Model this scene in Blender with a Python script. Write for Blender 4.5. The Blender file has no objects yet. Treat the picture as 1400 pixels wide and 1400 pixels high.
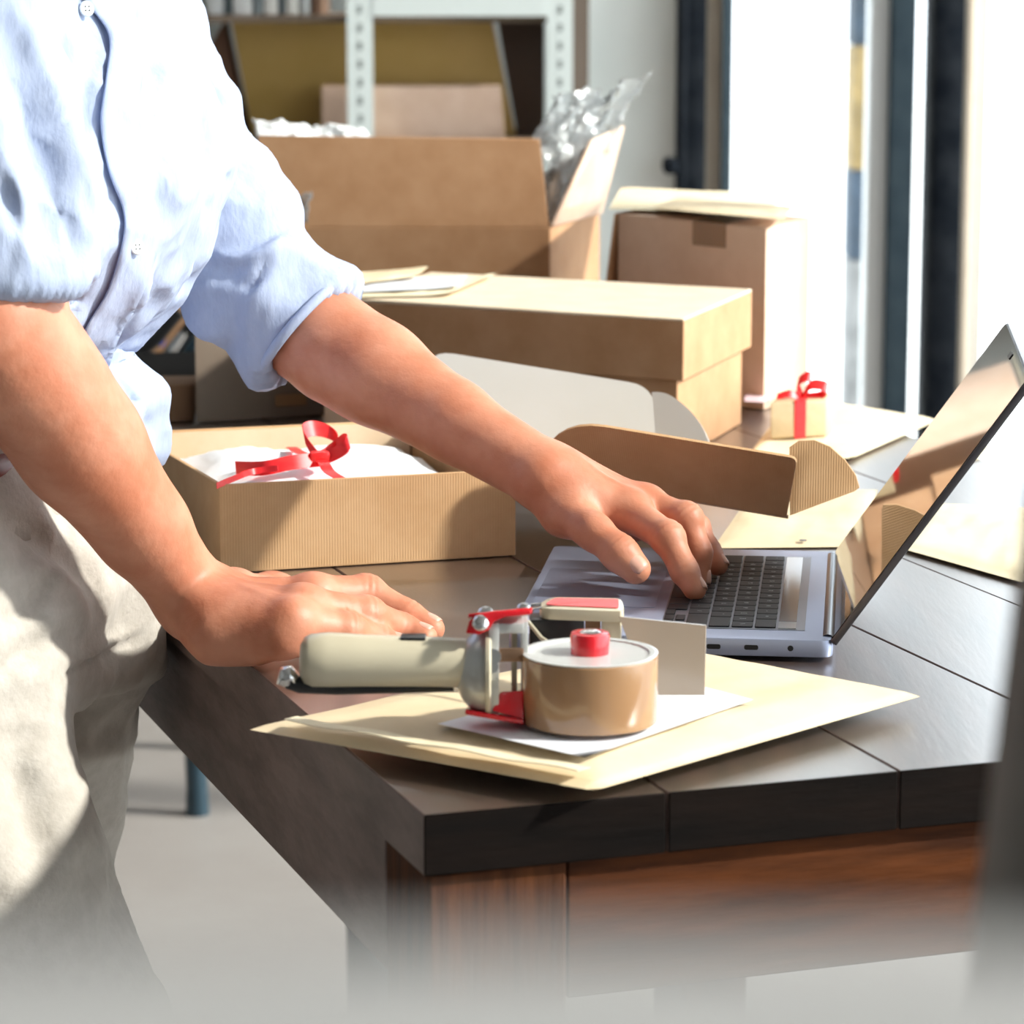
import bpy, bmesh, math, random
import numpy as np
from mathutils import Vector, Matrix, noise as mnoise
random.seed(4)
SC = bpy.context.scene
COL = SC.collection
R = math.radians
TZ = 0.86            # height of the bench top
CH = 0.4388          # camera height above the bench top
FPX = 4200.0         # focal length in pixels of the 1400 px frame
PITCH = math.atan(750.0 / FPX)

# ---------------------------------------------------------------- camera
cd = bpy.data.cameras.new('camera'); cam = bpy.data.objects.new('camera', cd); COL.objects.link(cam)
cd.sensor_width = 36; cd.sensor_fit = 'HORIZONTAL'; cd.lens = FPX * 36 / 1400
cam.location = (0, 0, TZ + CH); cam.rotation_euler = (math.pi / 2 - PITCH, 0, 0)
cd.clip_start = 0.02; cd.clip_end = 200
cd.dof.use_dof = True; cd.dof.focus_distance = 2.03; cd.dof.aperture_fstop = cd.lens / 9.0
SC.camera = cam

# ---------------------------------------------------------------- world, sun, exposure
wd = bpy.data.worlds.new('daylight'); SC.world = wd; wd.use_nodes = True
_b = wd.node_tree.nodes['Background']; _b.inputs[0].default_value = (0.90, 0.96, 1.0, 1); _b.inputs[1].default_value = 3.3
sd = bpy.data.lights.new('sun', 'SUN'); sun = bpy.data.objects.new('sun', sd); COL.objects.link(sun)
SUN_AZ, SUN_EL = -10.0, 34.0
sv = Vector((math.cos(R(SUN_AZ)) * math.cos(R(SUN_EL)), math.sin(R(SUN_AZ)) * math.cos(R(SUN_EL)), math.sin(R(SUN_EL))))
sun.rotation_euler = sv.to_track_quat('Z', 'Y').to_euler(); sun.location = (3, 0, 4)
sd.energy = 5.8; sd.angle = R(3.5); sd.color = (1.0, 0.95, 0.86)
vs = SC.view_settings
vs.view_transform = 'Standard'; vs.look = 'None'; vs.gamma = 1; vs.use_curve_mapping = False
vs.exposure = 0.40
SC.cycles.max_bounces = 8; SC.cycles.diffuse_bounces = 4; SC.cycles.glossy_bounces = 4; SC.cycles.transmission_bounces = 6; SC.cycles.transparent_max_bounces = 12
SC.cycles.sample_clamp_indirect = 6; SC.cycles.use_denoising = True

# ---------------------------------------------------------------- helpers
def ray(px, py):
    c, s = math.cos(PITCH), math.sin(PITCH)
    fw = Vector((0, c, -s)); up = Vector((0, s, c)); r = Vector((1, 0, 0))
    return fw * FPX + r * (px - 700) + up * (700 - py)
def T(px, py, z=0.0):              # point of the plane z above the bench top
    d = ray(px, py); t = (z - CH) / d.z
    return Vector((d.x * t, d.y * t, TZ + z))
def D(px, py, y):                  # point at a distance y into the room
    d = ray(px, py); t = y / d.y
    return Vector((d.x * t, y, TZ + CH + d.z * t))
def V(*a): return Vector(a)

ROOT = {}
def empty(name, loc, label=None, cat=None, group=None):
    o = bpy.data.objects.new(name, None); COL.objects.link(o); o.location = loc
    o.empty_display_size = 0.02; ROOT[o] = Vector(loc)
    tag(o, label, cat, group); return o
def tag(o, label=None, cat=None, group=None, kind=None):
    if label: o['label'] = label
    if cat: o['category'] = cat
    if group: o['group'] = group
    if kind: o['kind'] = kind
    return o
def mesh(name, verts, faces, mat, parent=None, smooth=False, base=None, mats=None, fm=None):
    """verts in world space; stored relative to the thing's base"""
    if parent is not None: b = ROOT[parent]
    elif base is not None: b = Vector(base)
    else:
        a = np.array([tuple(v) for v in verts]); b = Vector((a[:, 0].mean(), a[:, 1].mean(), a[:, 2].min()))
    me = bpy.data.meshes.new(name)
    if isinstance(verts, np.ndarray): vv = (verts - np.array(b)).tolist()
    else: vv = [tuple(Vector(v) - b) for v in verts]
    me.from_pydata(vv, [], [tuple(int(i) for i in f) for f in faces] if not isinstance(faces, np.ndarray) else faces.tolist())
    for m in (mats or [mat]): me.materials.append(m)
    if fm: me.polygons.foreach_set('material_index', fm)
    if smooth: me.polygons.foreach_set('use_smooth', [True] * len(me.polygons))
    me.update()
    o = bpy.data.objects.new(name, me); COL.objects.link(o)
    if parent is not None: o.parent = parent
    else: o.location = b
    ROOT[o] = b
    return o
class MB:
    """collects shapes into one mesh"""
    def __init__(s): s.v = []; s.f = []
    def add(s, v, f):
        n = len(s.v); s.v += [Vector(x) for x in v]; s.f += [tuple(i + n for i in q) for q in f]; return s
    def hexa(s, b, t):                 # bottom quad, top quad (both counter-clockwise from above)
        return s.add(list(b) + list(t), [(3, 2, 1, 0), (4, 5, 6, 7), (0, 1, 5, 4), (1, 2, 6, 5), (2, 3, 7, 6), (3, 0, 4, 7)])
    def box(s, c, size, rz=0.0, rx=0.0, ry=0.0):
        M = Matrix.Translation(c) @ Matrix.Rotation(rz, 4, 'Z') @ Matrix.Rotation(ry, 4, 'Y') @ Matrix.Rotation(rx, 4, 'X')
        x, y, z = [a / 2 for a in size]
        q = [(-x, -y), (x, -y), (x, y), (-x, y)]
        return s.hexa([M @ V(a, b, -z) for a, b in q], [M @ V(a, b, z) for a, b in q])
    def fbox(s, o, ex, ey, ez):        # box from a corner and three edge vectors
        o = Vector(o); q = [o, o + ex, o + ex + ey, o + ey]
        return s.hexa(q, [p + ez for p in q])
    def prism(s, pts, n):              # planar outline extruded by the vector n
        k = len(pts); pts = [Vector(p) for p in pts]; n = Vector(n)
        s.add(pts + [p + n for p in pts], [tuple(range(k))[::-1], tuple(range(k, 2 * k))] + [(i, (i + 1) % k, (i + 1) % k + k, i + k) for i in range(k)])
        return s
    def tube(s, pts, rad, seg=10, flat=None, caps=True):
        pts = [Vector(p) for p in pts]; n = len(pts)
        rad = [rad] * n if not hasattr(rad, '__len__') else rad
        vv = []; ff = []; prev = None
        for i, p in enumerate(pts):
            t = (pts[min(i + 1, n - 1)] - pts[max(i - 1, 0)]).normalized()
            a = Vector((0, 0, 1)) if prev is None else prev
            if prev is None and abs(t.z) > 0.95: a = Vector((1, 0, 0))
            a = (a - t * a.dot(t)).normalized(); prev = a; b = t.cross(a)
            fl = 1.0 if flat is None else flat
            for k in range(seg):
                w = 2 * math.pi * k / seg
                vv.append(p + a * (math.cos(w) * rad[i] * fl) + b * (math.sin(w) * rad[i]))
        for i in range(n - 1):
            for k in range(seg):
                ff.append((i * seg + k, i * seg + (k + 1) % seg, (i + 1) * seg + (k + 1) % seg, (i + 1) * seg + k))
        if caps: ff += [tuple(range(seg))[::-1], tuple((n - 1) * seg + k for k in range(seg))]
        return s.add(vv, ff)
    def lathe(s, o, prof, seg=40, ax=None):     # profile of (radius, height) about an axis through o
        o = Vector(o); Q = Matrix.Identity(3) if ax is None else Vector(ax).to_track_quat('Z', 'Y').to_matrix()
        vv = []; ff = []; n = len(prof)
        for r, h in prof:
            for k in range(seg):
                w = 2 * math.pi * k / seg
                vv.append(o + Q @ V(r * math.cos(w), r * math.sin(w), h))
        for i in range(n - 1):
            for k in range(seg):
                ff.append((i * seg + k, i * seg + (k + 1) % seg, (i + 1) * seg + (k + 1) % seg, (i + 1) * seg + k))
        ff += [tuple(range(seg))[::-1], tuple((n - 1) * seg + k for k in range(seg))]
        return s.add(vv, ff)
    def strip(s, pts, wv, th):         # band along pts; wv = width vector(s); th = thickness
        pts = [Vector(p) for p in pts]; n = len(pts)
        wvs = wv if isinstance(wv, list) else [Vector(wv)] * n
        vv = []
        for i, p in enumerate(pts):
            t = (pts[min(i + 1, n - 1)] - pts[max(i - 1, 0)]).normalized(); w = Vector(wvs[i])
            nn = t.cross(w).normalized() * th
            vv += [p - w / 2, p + w / 2, p + w / 2 + nn, p - w / 2 + nn]
        ff = [(0, 1, 2, 3), tuple(4 * (n - 1) + k for k in (3, 2, 1, 0))]
        for i in range(n - 1):
            a, b = 4 * i, 4 * i + 4
            for k in range(4): ff.append((a + k, b + k, b + (k + 1) % 4, a + (k + 1) % 4))
        return s.add(vv, ff)
    def build(s, name, mat, parent=None, smooth=False, bevel=0.0, seg=2, base=None, auto=None):
        o = mesh(name, s.v, s.f, mat, parent, smooth, base)
        bm = bmesh.new(); bm.from_mesh(o.data)
        bmesh.ops.recalc_face_normals(bm, faces=bm.faces)
        if bevel:
            es = [e for e in bm.edges if len(e.link_faces) == 2 and e.calc_face_angle(0) > R(30)]
            bmesh.ops.bevel(bm, geom=es, offset=bevel, segments=seg, profile=0.5, affect='EDGES', clamp_overlap=True)
        if bevel or auto or smooth:
            for f in bm.faces: f.smooth = True
            for e in bm.edges:
                if len(e.link_faces) == 2 and e.calc_face_angle(0) > R(auto or 40): e.smooth = False
        bm.to_mesh(o.data); bm.free(); return o

# ---------------------------------------------------------------- materials
MATS = {}
def nd(nt, typ, **kw):
    n = nt.nodes.new(typ)
    for k, v in kw.items():
        if k.startswith('i_'): n.inputs[k[2:].replace('_', ' ')].default_value = v
        else: setattr(n, k, v)
    return n
def mat(name, col, rough=0.6, metal=0.0, spec=0.5, col2=None, nscale=8.0, stretch=(1, 1, 1), detail=4.0, bump=0.0, bscale=None, sss=0.0, coat=0.0, ramp=(0.35, 0.65), rot=0.0, sheen=0.0, bstretch=None, trans=0.0, coords='Object'):
    if name in MATS: return MATS[name]
    m = bpy.data.materials.new(name); m.use_nodes = True; nt = m.node_tree; L = nt.links
    p = nt.nodes['Principled BSDF']
    p.inputs['Base Color'].default_value = (*col, 1); p.inputs['Roughness'].default_value = rough
    p.inputs['Metallic'].default_value = metal; p.inputs['Specular IOR Level'].default_value = spec
    if sss: p.inputs['Subsurface Weight'].default_value = sss; p.inputs['Subsurface Radius'].default_value = (1, .35, .18); p.inputs['Subsurface Scale'].default_value = 0.006
    if coat: p.inputs['Coat Weight'].default_value = coat; p.inputs['Coat Roughness'].default_value = .3 if coat >= 1 else .15
    if sheen: p.inputs['Sheen Weight'].default_value = sheen
    tc = nd(nt, 'ShaderNodeTexCoord'); mp = nd(nt, 'ShaderNodeMapping'); L.new(tc.outputs[coords], mp.inputs[0])
    mp.inputs['Scale'].default_value = stretch; mp.inputs['Rotation'].default_value = (0, 0, rot)
    if col2 is not None:
        nz = nd(nt, 'ShaderNodeTexNoise', i_Scale=nscale, i_Detail=detail, i_Roughness=0.6); L.new(mp.outputs[0], nz.inputs['Vector'])
        cr = nd(nt, 'ShaderNodeValToRGB'); cr.color_ramp.elements[0].position, cr.color_ramp.elements[1].position = ramp
        cr.color_ramp.elements[0].color = (*col, 1); cr.color_ramp.elements[1].color = (*col2, 1)
        L.new(nz.outputs[0], cr.inputs[0]); L.new(cr.outputs[0], p.inputs['Base Color'])
    if bump:
        mp2 = nd(nt, 'ShaderNodeMapping'); L.new(tc.outputs[coords], mp2.inputs[0]); mp2.inputs['Scale'].default_value = bstretch or stretch; mp2.inputs['Rotation'].default_value = (0, 0, rot)
        n2 = nd(nt, 'ShaderNodeTexNoise', i_Scale=bscale or nscale, i_Detail=5.0); L.new(mp2.outputs[0], n2.inputs['Vector'])
        bp = nd(nt, 'ShaderNodeBump', i_Strength=1.0, i_Distance=bump); L.new(n2.outputs[0], bp.inputs['Height']); L.new(bp.outputs[0], p.inputs['Normal'])
    MATS[name] = m; return m
def card_mat(name, c1, c2, rib=0.0, ang=0.0, rough=0.75):
    """kraft board: soft mottling, fibres and faint flute lines"""
    m = mat(name, c1, rough, col2=c2, nscale=22, detail=6, spec=0.25)
    nt = m.node_tree; L = nt.links; p = nt.nodes['Principled BSDF']
    tc = nd(nt, 'ShaderNodeTexCoord'); mp = nd(nt, 'ShaderNodeMapping'); mp.inputs['Rotation'].default_value = (0, 0, ang); L.new(tc.outputs['Object'], mp.inputs[0])
    w = nd(nt, 'ShaderNodeTexWave', i_Scale=190.0, i_Distortion=0.6, i_Detail=1.0); w.bands_direction = 'X'; L.new(mp.outputs[0], w.inputs[0])
    bp = nd(nt, 'ShaderNodeBump', i_Strength=1.0, i_Distance=rib or 0.0001); L.new(w.outputs['Color'], bp.inputs['Height']); L.new(bp.outputs[0], p.inputs['Normal'])
    return m
CARD = card_mat('kraft_cardboard', (.53, .315, .155), (.60, .375, .20), 0.00012, R(19))
CARD_T = card_mat('bleached_cardboard_top', (.72, .58, .42), (.78, .65, .49), 0.00004, R(-25))  # pale lid top, sun glare painted into the colour
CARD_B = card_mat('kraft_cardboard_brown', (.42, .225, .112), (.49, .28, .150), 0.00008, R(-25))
CARD_P = card_mat('pinkish_cardboard', (.70, .49, .36), (.77, .56, .43), 0.00004, 0)
CARD_IN = card_mat('cardboard_inside', (.62, .46, .30), (.68, .52, .36), 0.00005, R(19))
CARD_W = mat('white_faced_board', (.56, .54, .50), .6, col2=(.60, .58, .55), nscale=6)
CARD_Y = mat('ochre_cardboard', (.58, .37, .10), .7, col2=(.66, .43, .14), nscale=5)
EDGE = mat('board_edge', (.62, .46, .28), .8, col2=(.36, .24, .13), nscale=260, stretch=(1, 1, .2))
KRAFT = mat('manila_paper', (.72, .57, .36), .62, col2=(.78, .64, .43), nscale=12, bump=.0008, bscale=22, spec=.3)
KRAFT2 = mat('pale_manila_paper', (.82, .70, .47), .6, col2=(.87, .76, .54), nscale=9, bump=.0006, bscale=25, spec=.3)
GIFTP = mat('gift_kraft_wrap', (.52, .38, .22), .55, col2=(.62, .47, .28), nscale=30, bump=.0012, bscale=40)
WHITEP = mat('white_tissue', (.86, .88, .92), .55, col2=(.90, .91, .94), nscale=8, bump=.002, bscale=30, spec=.3)
LABELP = mat('label_paper', (.82, .84, .90), .5)
REDR = mat('red_satin_ribbon', (.80, .015, .02), .34, spec=.6, col2=(.88, .03, .03), nscale=60, stretch=(1, 1, 6))
WOODT = mat('dark_stained_top', (.026, .015, .011), .42, coat=1.0, col2=(.075, .040, .028), nscale=9, stretch=(7, .9, 7), detail=9, rot=R(-19), bump=.0005, bscale=30, spec=.55, ramp=(.3, .72))
for _k, _v in (('Coat IOR', 2.0), ('IOR', 1.8)): WOODT.node_tree.nodes['Principled BSDF'].inputs[_k].default_value = _v
WOODE = mat('dark_stained_edge', (.0022, .0012, .0008), .8, col2=(.0070, .0034, .0020), nscale=8, stretch=(1, 1, 6), detail=8, bump=.0006, bscale=40, spec=.1)
WOODS = mat('dark_stained_side', (.125, .088, .078), .55, col2=(.20, .145, .130), nscale=10, stretch=(3, 1, 5), detail=8, rot=R(-19), bump=.0008, bscale=30, spec=.3)  # bench sides painted paler, imitating the light on them
WOODR = mat('warm_stained_rail', (.034, .010, .003), .75, col2=(.095, .028, .007), nscale=7, stretch=(1, 1, 7), detail=8, rot=R(-19), bump=.0008, bscale=30, spec=.1)
WOODL = mat('warm_stained_leg', (.034, .011, .004), .75, col2=(.10, .033, .010), nscale=9, stretch=(9, 9, .8), detail=8, rot=R(-19), bump=.0008, bscale=30, spec=.1)
ALU = mat('space_grey_aluminium', (.40, .44, .58), .45, metal=.85, spec=.5)
ALU_D = mat('trackpad_glass', (.36, .40, .54), .42, metal=.7)
KEYB = mat('key_black', (.016, .017, .020), .5, spec=.25)
WELL = mat('keyboard_well', (.20, .21, .25), .4, metal=.6)
LEG = mat('key_legend', (.60, .62, .65), .5)
BLACKP = mat('black_plastic', (.010, .010, .011), .35)
BLACKG = mat('black_glass', (.004, .004, .005), .03, spec=1.0)
CREAMP = mat('ivory_plastic', (.53, .465, .33), .32, col2=(.56, .50, .37), nscale=4, coat=.2)
GREYP = mat('grey_cast_metal', (.50, .50, .48), .30, metal=.35, coat=.1)
STEEL = mat('bright_steel', (.72, .72, .72), .22, metal=1.0)
REDP = mat('red_gloss_paint', (.62, .010, .018), .22, coat=.5)
REDC = mat('coral_red_inlay', (.78, .12, .12), .45)
TAPE = mat('brown_packing_tape', (.30, .165, .080), .16, col2=(.34, .19, .095), nscale=3, coat=.6)
CORE = mat('clear_tape_rim', (.60, .60, .58), .2, coat=.4)
HUBW = mat('white_hub_plastic', (.50, .52, .56), .14)
TAPEF = mat('tape_flap_film', (.34, .27, .205), .18, coat=.5)
PLASTER = mat('pale_grey_green_plaster', (.74, .78, .76), .9, col2=(.84, .86, .84), nscale=2.2, bump=.004, bscale=9)
WALLW = mat('warm_white_plaster', (.80, .76, .68), .9, col2=(.86, .83, .77), nscale=1.5, bump=.003, bscale=6)
FLOORM = mat('pale_concrete_floor', (.25, .225, .21), .5, col2=(.30, .277, .26), nscale=1.3, detail=6, bump=.0008, bscale=30, spec=.4)
STEELG = mat('pale_grey_shelf_steel', (.72, .78, .76), .45)
FRAMEB = mat('blue_grey_frame', (.050, .075, .095), .8, spec=.1, col2=(.07, .10, .12), nscale=14)
FRAMED = mat('near_black_frame', (.007, .010, .015), .85, spec=.08, col2=(.022, .026, .032), nscale=14, bump=.003, bscale=20)
BEIGEW = mat('beige_jamb', (.52, .43, .33), .7, col2=(.62, .53, .42), nscale=6)
DARKW = mat('dark_brown_board', (.075, .045, .032), .7, col2=(.11, .07, .05), nscale=4)
def clear_mat(name, tint=(1, 1, 1), gl=0.12, rough=.05, bumpd=0, bscale=40):
    m = bpy.data.materials.new(name); m.use_nodes = True; nt = m.node_tree; L = nt.links; nt.nodes.remove(nt.nodes['Principled BSDF'])
    tr = nd(nt, 'ShaderNodeBsdfTransparent'); tr.inputs[0].default_value = (*tint, 1)
    g = nd(nt, 'ShaderNodeBsdfGlossy'); g.inputs['Roughness'].default_value = rough
    lw = nd(nt, 'ShaderNodeLayerWeight'); lw.inputs[0].default_value = .3
    ad = nd(nt, 'ShaderNodeMath', operation='MULTIPLY_ADD'); ad.inputs[1].default_value = .6; ad.inputs[2].default_value = gl; ad.use_clamp = True
    L.new(lw.outputs['Fresnel'], ad.inputs[0]); mx = nd(nt, 'ShaderNodeMixShader'); L.new(ad.outputs[0], mx.inputs[0]); L.new(tr.outputs[0], mx.inputs[1]); L.new(g.outputs[0], mx.inputs[2])
    L.new(mx.outputs[0], nt.nodes['Material Output'].inputs[0])
    if bumpd:
        tc = nd(nt, 'ShaderNodeTexCoord'); v = nd(nt, 'ShaderNodeTexVoronoi', i_Scale=bscale); L.new(tc.outputs['Object'], v.inputs['Vector'])
        bp = nd(nt, 'ShaderNodeBump', i_Distance=bumpd); L.new(v.outputs['Distance'], bp.inputs['Height']); L.new(bp.outputs[0], g.inputs['Normal']); L.new(bp.outputs[0], lw.inputs['Normal'])
    if bumpd:
        df = nd(nt, 'ShaderNodeBsdfTranslucent'); df.inputs[0].default_value = (.8, .82, .84, 1); d2 = nd(nt, 'ShaderNodeBsdfDiffuse'); d2.inputs[0].default_value = (.8, .82, .84, 1)
        m1 = nd(nt, 'ShaderNodeMixShader'); L.new(df.outputs[0], m1.inputs[1]); L.new(d2.outputs[0], m1.inputs[2]); m2 = nd(nt, 'ShaderNodeMixShader'); m2.inputs[0].default_value = .28
        L.new(mx.outputs[0], m2.inputs[1]); L.new(m1.outputs[0], m2.inputs[2]); L.new(m2.outputs[0], nt.nodes['Material Output'].inputs[0])
    MATS[name] = m; return m
GLASS = clear_mat('window_glass', (.97, .99, 1.0), .03)
BUBBLE = clear_mat('bubble_wrap_film', (.93, .95, .95), .10, .28, .003, 90)

# ================================================================ setting
def struct(name, mb, m, bevel=0.0, base=None):
    o = mb.build(name, m, None, bevel=bevel, base=base); return tag(o, kind='structure')
XL, XR, YB, YF, ZC = -2.6, 1.75, 6.0, -1.6, 3.0
struct('floor', MB().box(V((XL + XR) / 2, (YB + YF) / 2, -.05), (XR - XL + .4, YB - YF + .4, .1)), FLOORM)
struct('ceiling', MB().box(V((XL + XR) / 2, (YB + YF) / 2, ZC + .05), (XR - XL + .4, YB - YF + .4, .1)), mat('grey_plaster', (.34, .33, .32), .9))
struct('wall_left', MB().box(V(XL - .06, (YB + YF) / 2, ZC / 2), (.12, YB - YF + .3, ZC)), MATS['grey_plaster'])
struct('wall_front', MB().box(V((XL + XR) / 2, YF - .06, ZC / 2), (XR - XL, .12, ZC)), MATS['grey_plaster'])
def bx(px, y=YB): return D(px, 300, y).x
def post(x0, x1, y0, y1, z0, z1, mb=None):
    mb = mb or MB(); return mb.box(V((x0 + x1) / 2, (y0 + y1) / 2, (z0 + z1) / 2), (x1 - x0, y1 - y0, z1 - z0))
# back wall: plaster on the left, then the dark hung door, glazing and the warm wall on the right
struct('wall_back', MB().box(V((XL + bx(922)) / 2, YB + .10, ZC / 2), (bx(922) - XL, .2, ZC)), PLASTER)
struct('wall_back_right', post(bx(1322), bx(1345), YB, YB + .2, 0, ZC), WALLW)
w3 = post(XR - .05, XR, YB, YB + .14, .1, 2.75).build('window_9', mat('white_frame_paint', (.80, .82, .82), .45)); tag(w3, kind='structure')
post(bx(1345), XR - .05, YB + .06, YB + .068, .1, 2.75).build('pane', GLASS, w3)
post(bx(1345), XR, YB, YB + .14, 0, .1).build('sill', BEIGEW, w3)
ZH = 2.75
struct('trim_1', post(bx(922), XR, YB, YB + .2, ZH, ZC), WALLW)
# left door frame
dr = post(bx(922), bx(962), YB - .04, YB + .16, 0, ZH).build('door_1', FRAMED, None, bevel=.004); tag(dr, kind='structure')
post(bx(962), bx(985), YB + .02, YB + .14, 0, ZH).build('jamb_strip', BEIGEW, dr)
post(bx(985), bx(999), YB - .01, YB + .15, 0, ZH).build('door_stile', FRAMEB, dr)
post(bx(903), bx(923), YB - .10, YB - .04, .9, D(0, 212, YB).z).build('hinge_box', FRAMED, dr, bevel=.01)
post(bx(922), bx(935), YB - .07, YB - .04, 0, ZH).build('door_edge', FRAMED, dr, bevel=.004)
# glazed door: pane, white stiles, blue-grey stile
wn = post(bx(1187), bx(1213), YB + .02, YB + .10, 0, ZH).build('window_1', mat('white_frame_paint', (.80, .82, .82), .45), None, bevel=.004); tag(wn, kind='structure')
post(bx(999), bx(1187), YB + .055, YB + .063, .08, ZH).build('pane', GLASS, wn)
post(bx(999), bx(1187), YB + .02, YB + .10, 0, .08).build('bottom_rail', FRAMEB, wn)
post(bx(1213), bx(1245), YB - .03, YB + .10, 0, ZH).build('window_stile', FRAMEB, wn, bevel=.004)
post(bx(1245), bx(1269), YB + .055, YB + .063, .08, ZH).build('pane', GLASS, wn)
w2 = post(bx(1269), bx(1309), YB - .05, YB + .12, 0, ZH).build('window_2', FRAMED, None, bevel=.006); tag(w2, kind='structure')
post(bx(1309), bx(1325), YB - .02, YB + .12, 0, ZH).build('window_reveal', BEIGEW, w2, bevel=.01)
# right wall: tall window bays that let the sun in
mul = mat('white_frame_paint', (.80, .82, .82), .45)
wr = struct('wall_right', post(XR, XR + .2, YF, YB, 0, .45), WALLW)
struct('trim_2', post(XR, XR + .2, YF, YB, 2.85, ZC), WALLW)
ys = [YF, -.3, .95, 2.9, 4.3, YB]
for i in range(len(ys)):
    w = struct('window_%d' % (3 + i), post(XR + .02, XR + .14, ys[i] - .035, ys[i] + .035, .45, 2.85), mul)
    if i < len(ys) - 1: post(XR + .07, XR + .078, ys[i] + .035, ys[i + 1] - .035, .45, 2.85).build('pane', GLASS, w)
# outside: pale paving and an added strip for a reflection in the glass
struct('ground', MB().box(V(3, 14, -.12), (40, 34, .1)), mat('pale_paving', (.72, .72, .70), .8, col2=(.80, .80, .78), nscale=2))

# added fill lamp, out of view, to brighten the rack and back wall
cl_ = empty('ceiling_lamp', V(-.1, 4.6, ZC - .12), 'long white lamp fixed under the ceiling above the rack', 'lamp')
MB().box(V(-.1, 4.6, ZC - .06), (1.5, .34, .12)).build('housing', mul, cl_, bevel=.01)
lm = bpy.data.materials.new('lamp_diffuser'); lm.use_nodes = True; lm.node_tree.nodes['Principled BSDF'].inputs['Emission Color'].default_value = (1, .97, .92, 1); lm.node_tree.nodes['Principled BSDF'].inputs['Emission Strength'].default_value = 7
MB().box(V(-.1, 4.6, ZC - .125), (1.4, .28, .01)).build('diffuser', lm, cl_)

pil = empty('outdoor_pillar', V(D(1175, 300, 9).x, 9.1, -.07), 'narrow outdoor pillar seen through the glass door, patched ochre, blue and grey', 'pillar')  # added coloured blocks imitating a reflection in the door glass
for (pa_, pb2, c_, n_) in ((-260, 62, (.010, .018, .028), 'block'), (62, 232, (.13, .09, .035), 'block'), (232, 355, (.016, .026, .040), 'block'), (355, 620, (.10, .10, .10), 'block')):
    z1_, z0_ = D(0, pa_, 9).z, D(0, pb2, 9).z
    if pb2 == 620: z0_ = -.07
    MB().fbox(V(D(1163, 300, 9).x, 9.0, z0_), V(D(1187, 300, 9).x - D(1163, 300, 9).x, 0, 0), V(0, .2, 0), V(0, 0, z1_ - z0_ - .004)).build(n_, mat('pillar_%d' % pb2, c_, .8, col2=tuple(min(1, q * 2.2) for q in c_), nscale=9), pil, bevel=.003)
# ================================================================ workbench
A0 = T(580, 1114); UX = V(math.cos(R(19)), math.sin(R(19)), 0); UY = V(-math.sin(R(19)), math.cos(R(19)), 0); UZ = V(0, 0, 1)
def B(u, v, z=0.0): return A0 + UX * u + UY * v + UZ * z      # bench coordinates
BW, BL, TH = .1375 * 6, 1.54, .034
bench = empty('workbench', B(BW / 2, BL / 2, -TZ), 'dark stained plank workbench that carries the laptop, boxes and envelopes', 'table')
for i in range(6):
    g = .0006
    pl = MB().fbox(B(i * .1375 + (g if i else 0), random.uniform(0, .0006), -TH), UX * (.1375 - 2 * g), UY * BL, UZ * (TH + random.uniform(-.0004, .0)))
    po = pl.build('plank', WOODT, bench, bevel=.0007, seg=1)
    po.data.materials.append(WOODE); po.data.materials.append(WOODS)
    for f in po.data.polygons:
        if f.normal.dot(UY) < -.35: f.material_index = 1
        elif f.normal.dot(UX) < -.6: f.material_index = 2
APR = .078
rail = lambda u0, v0, du, dv, m, nm: MB().fbox(B(u0, v0, -TH - APR), UX * du, UY * dv, UZ * (APR - .0005)).build(nm, m, bench, bevel=.001, seg=1)
rail(.083, .008, BW - .166, .03, WOODR, 'rail')
rail(.004, .085, .03, BL - .17, WOODS, 'rail')
rail(BW - .034, .085, .03, BL - .17, WOODS, 'rail')
rail(.083, BL - .038, BW - .166, .03, WOODR, 'rail')
for u in (.004, BW - .084):
    for v in (.006, BL - .086):
        MB().fbox(B(u, v, -TZ), UX * .078, UY * .078, UZ * (TZ - TH - .0005)).build('leg', WOODL, bench, bevel=.002, seg=1)
for i in range(2):
    MB().fbox(B(.03, .3 + i * .8, -TH - .05), UX * (BW - .06), UY * .06, UZ * .0495).build('cross_member', WOODR, bench)

# ================================================================ boxes and envelopes
def quad_z(q, z): return [V(p.x, p.y, z) for p in q]
def inset(q, d):
    c = sum(q, V(0, 0, 0)) / 4; out = []
    n = len(q)
    for i in range(n):
        a, b, cc = q[i - 1], q[i], q[(i + 1) % n]
        e1 = (b - a).normalized(); e2 = (cc - b).normalized()
        n1 = V(-e1.y, e1.x, 0); n2 = V(-e2.y, e2.x, 0)
        s = 1 + n1.dot(n2); out.append(b + (n1 + n2) * (d / s))
    return out
def walls(q, z0, z1, th):            # open tray: four walls
    i = inset(q, th); mb = MB(); n = 4
    for k in range(4):
        a, b, c, d = q[k], q[(k + 1) % 4], i[(k + 1) % 4], i[k]
        mb.hexa(quad_z([a, b, c, d], z0), quad_z([a, b, c, d], z1))
    return mb
def rounded(pts2, rad, seg=6):       # round polygon corners; rad per corner
    out = []; n = len(pts2)
    for i in range(n):
        p = Vector(pts2[i]); a = Vector(pts2[i - 1]); b = Vector(pts2[(i + 1) % n]); r = rad[i]
        if r <= 0: out.append(p); continue
        d1 = (a - p); d2 = (b - p); r_ = min(r, d1.length * .95, d2.length * .95); s = p + d1.normalized() * r_; e = p + d2.normalized() * r_
        for k in range(seg + 1):
            t = k / seg; out.append(s * (1 - t) ** 2 + p * 2 * t * (1 - t) + e * t * t)
    return out
def flap(name, O, ex, ey, pts2, rad, th, m, parent, back=None):
    n = ex.cross(ey).normalized()
    pts = [O + ex * p.x + ey * p.y for p in rounded(pts2, rad)]
    return MB().prism(pts, n * th).build(name, m, parent, auto=30)

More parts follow.
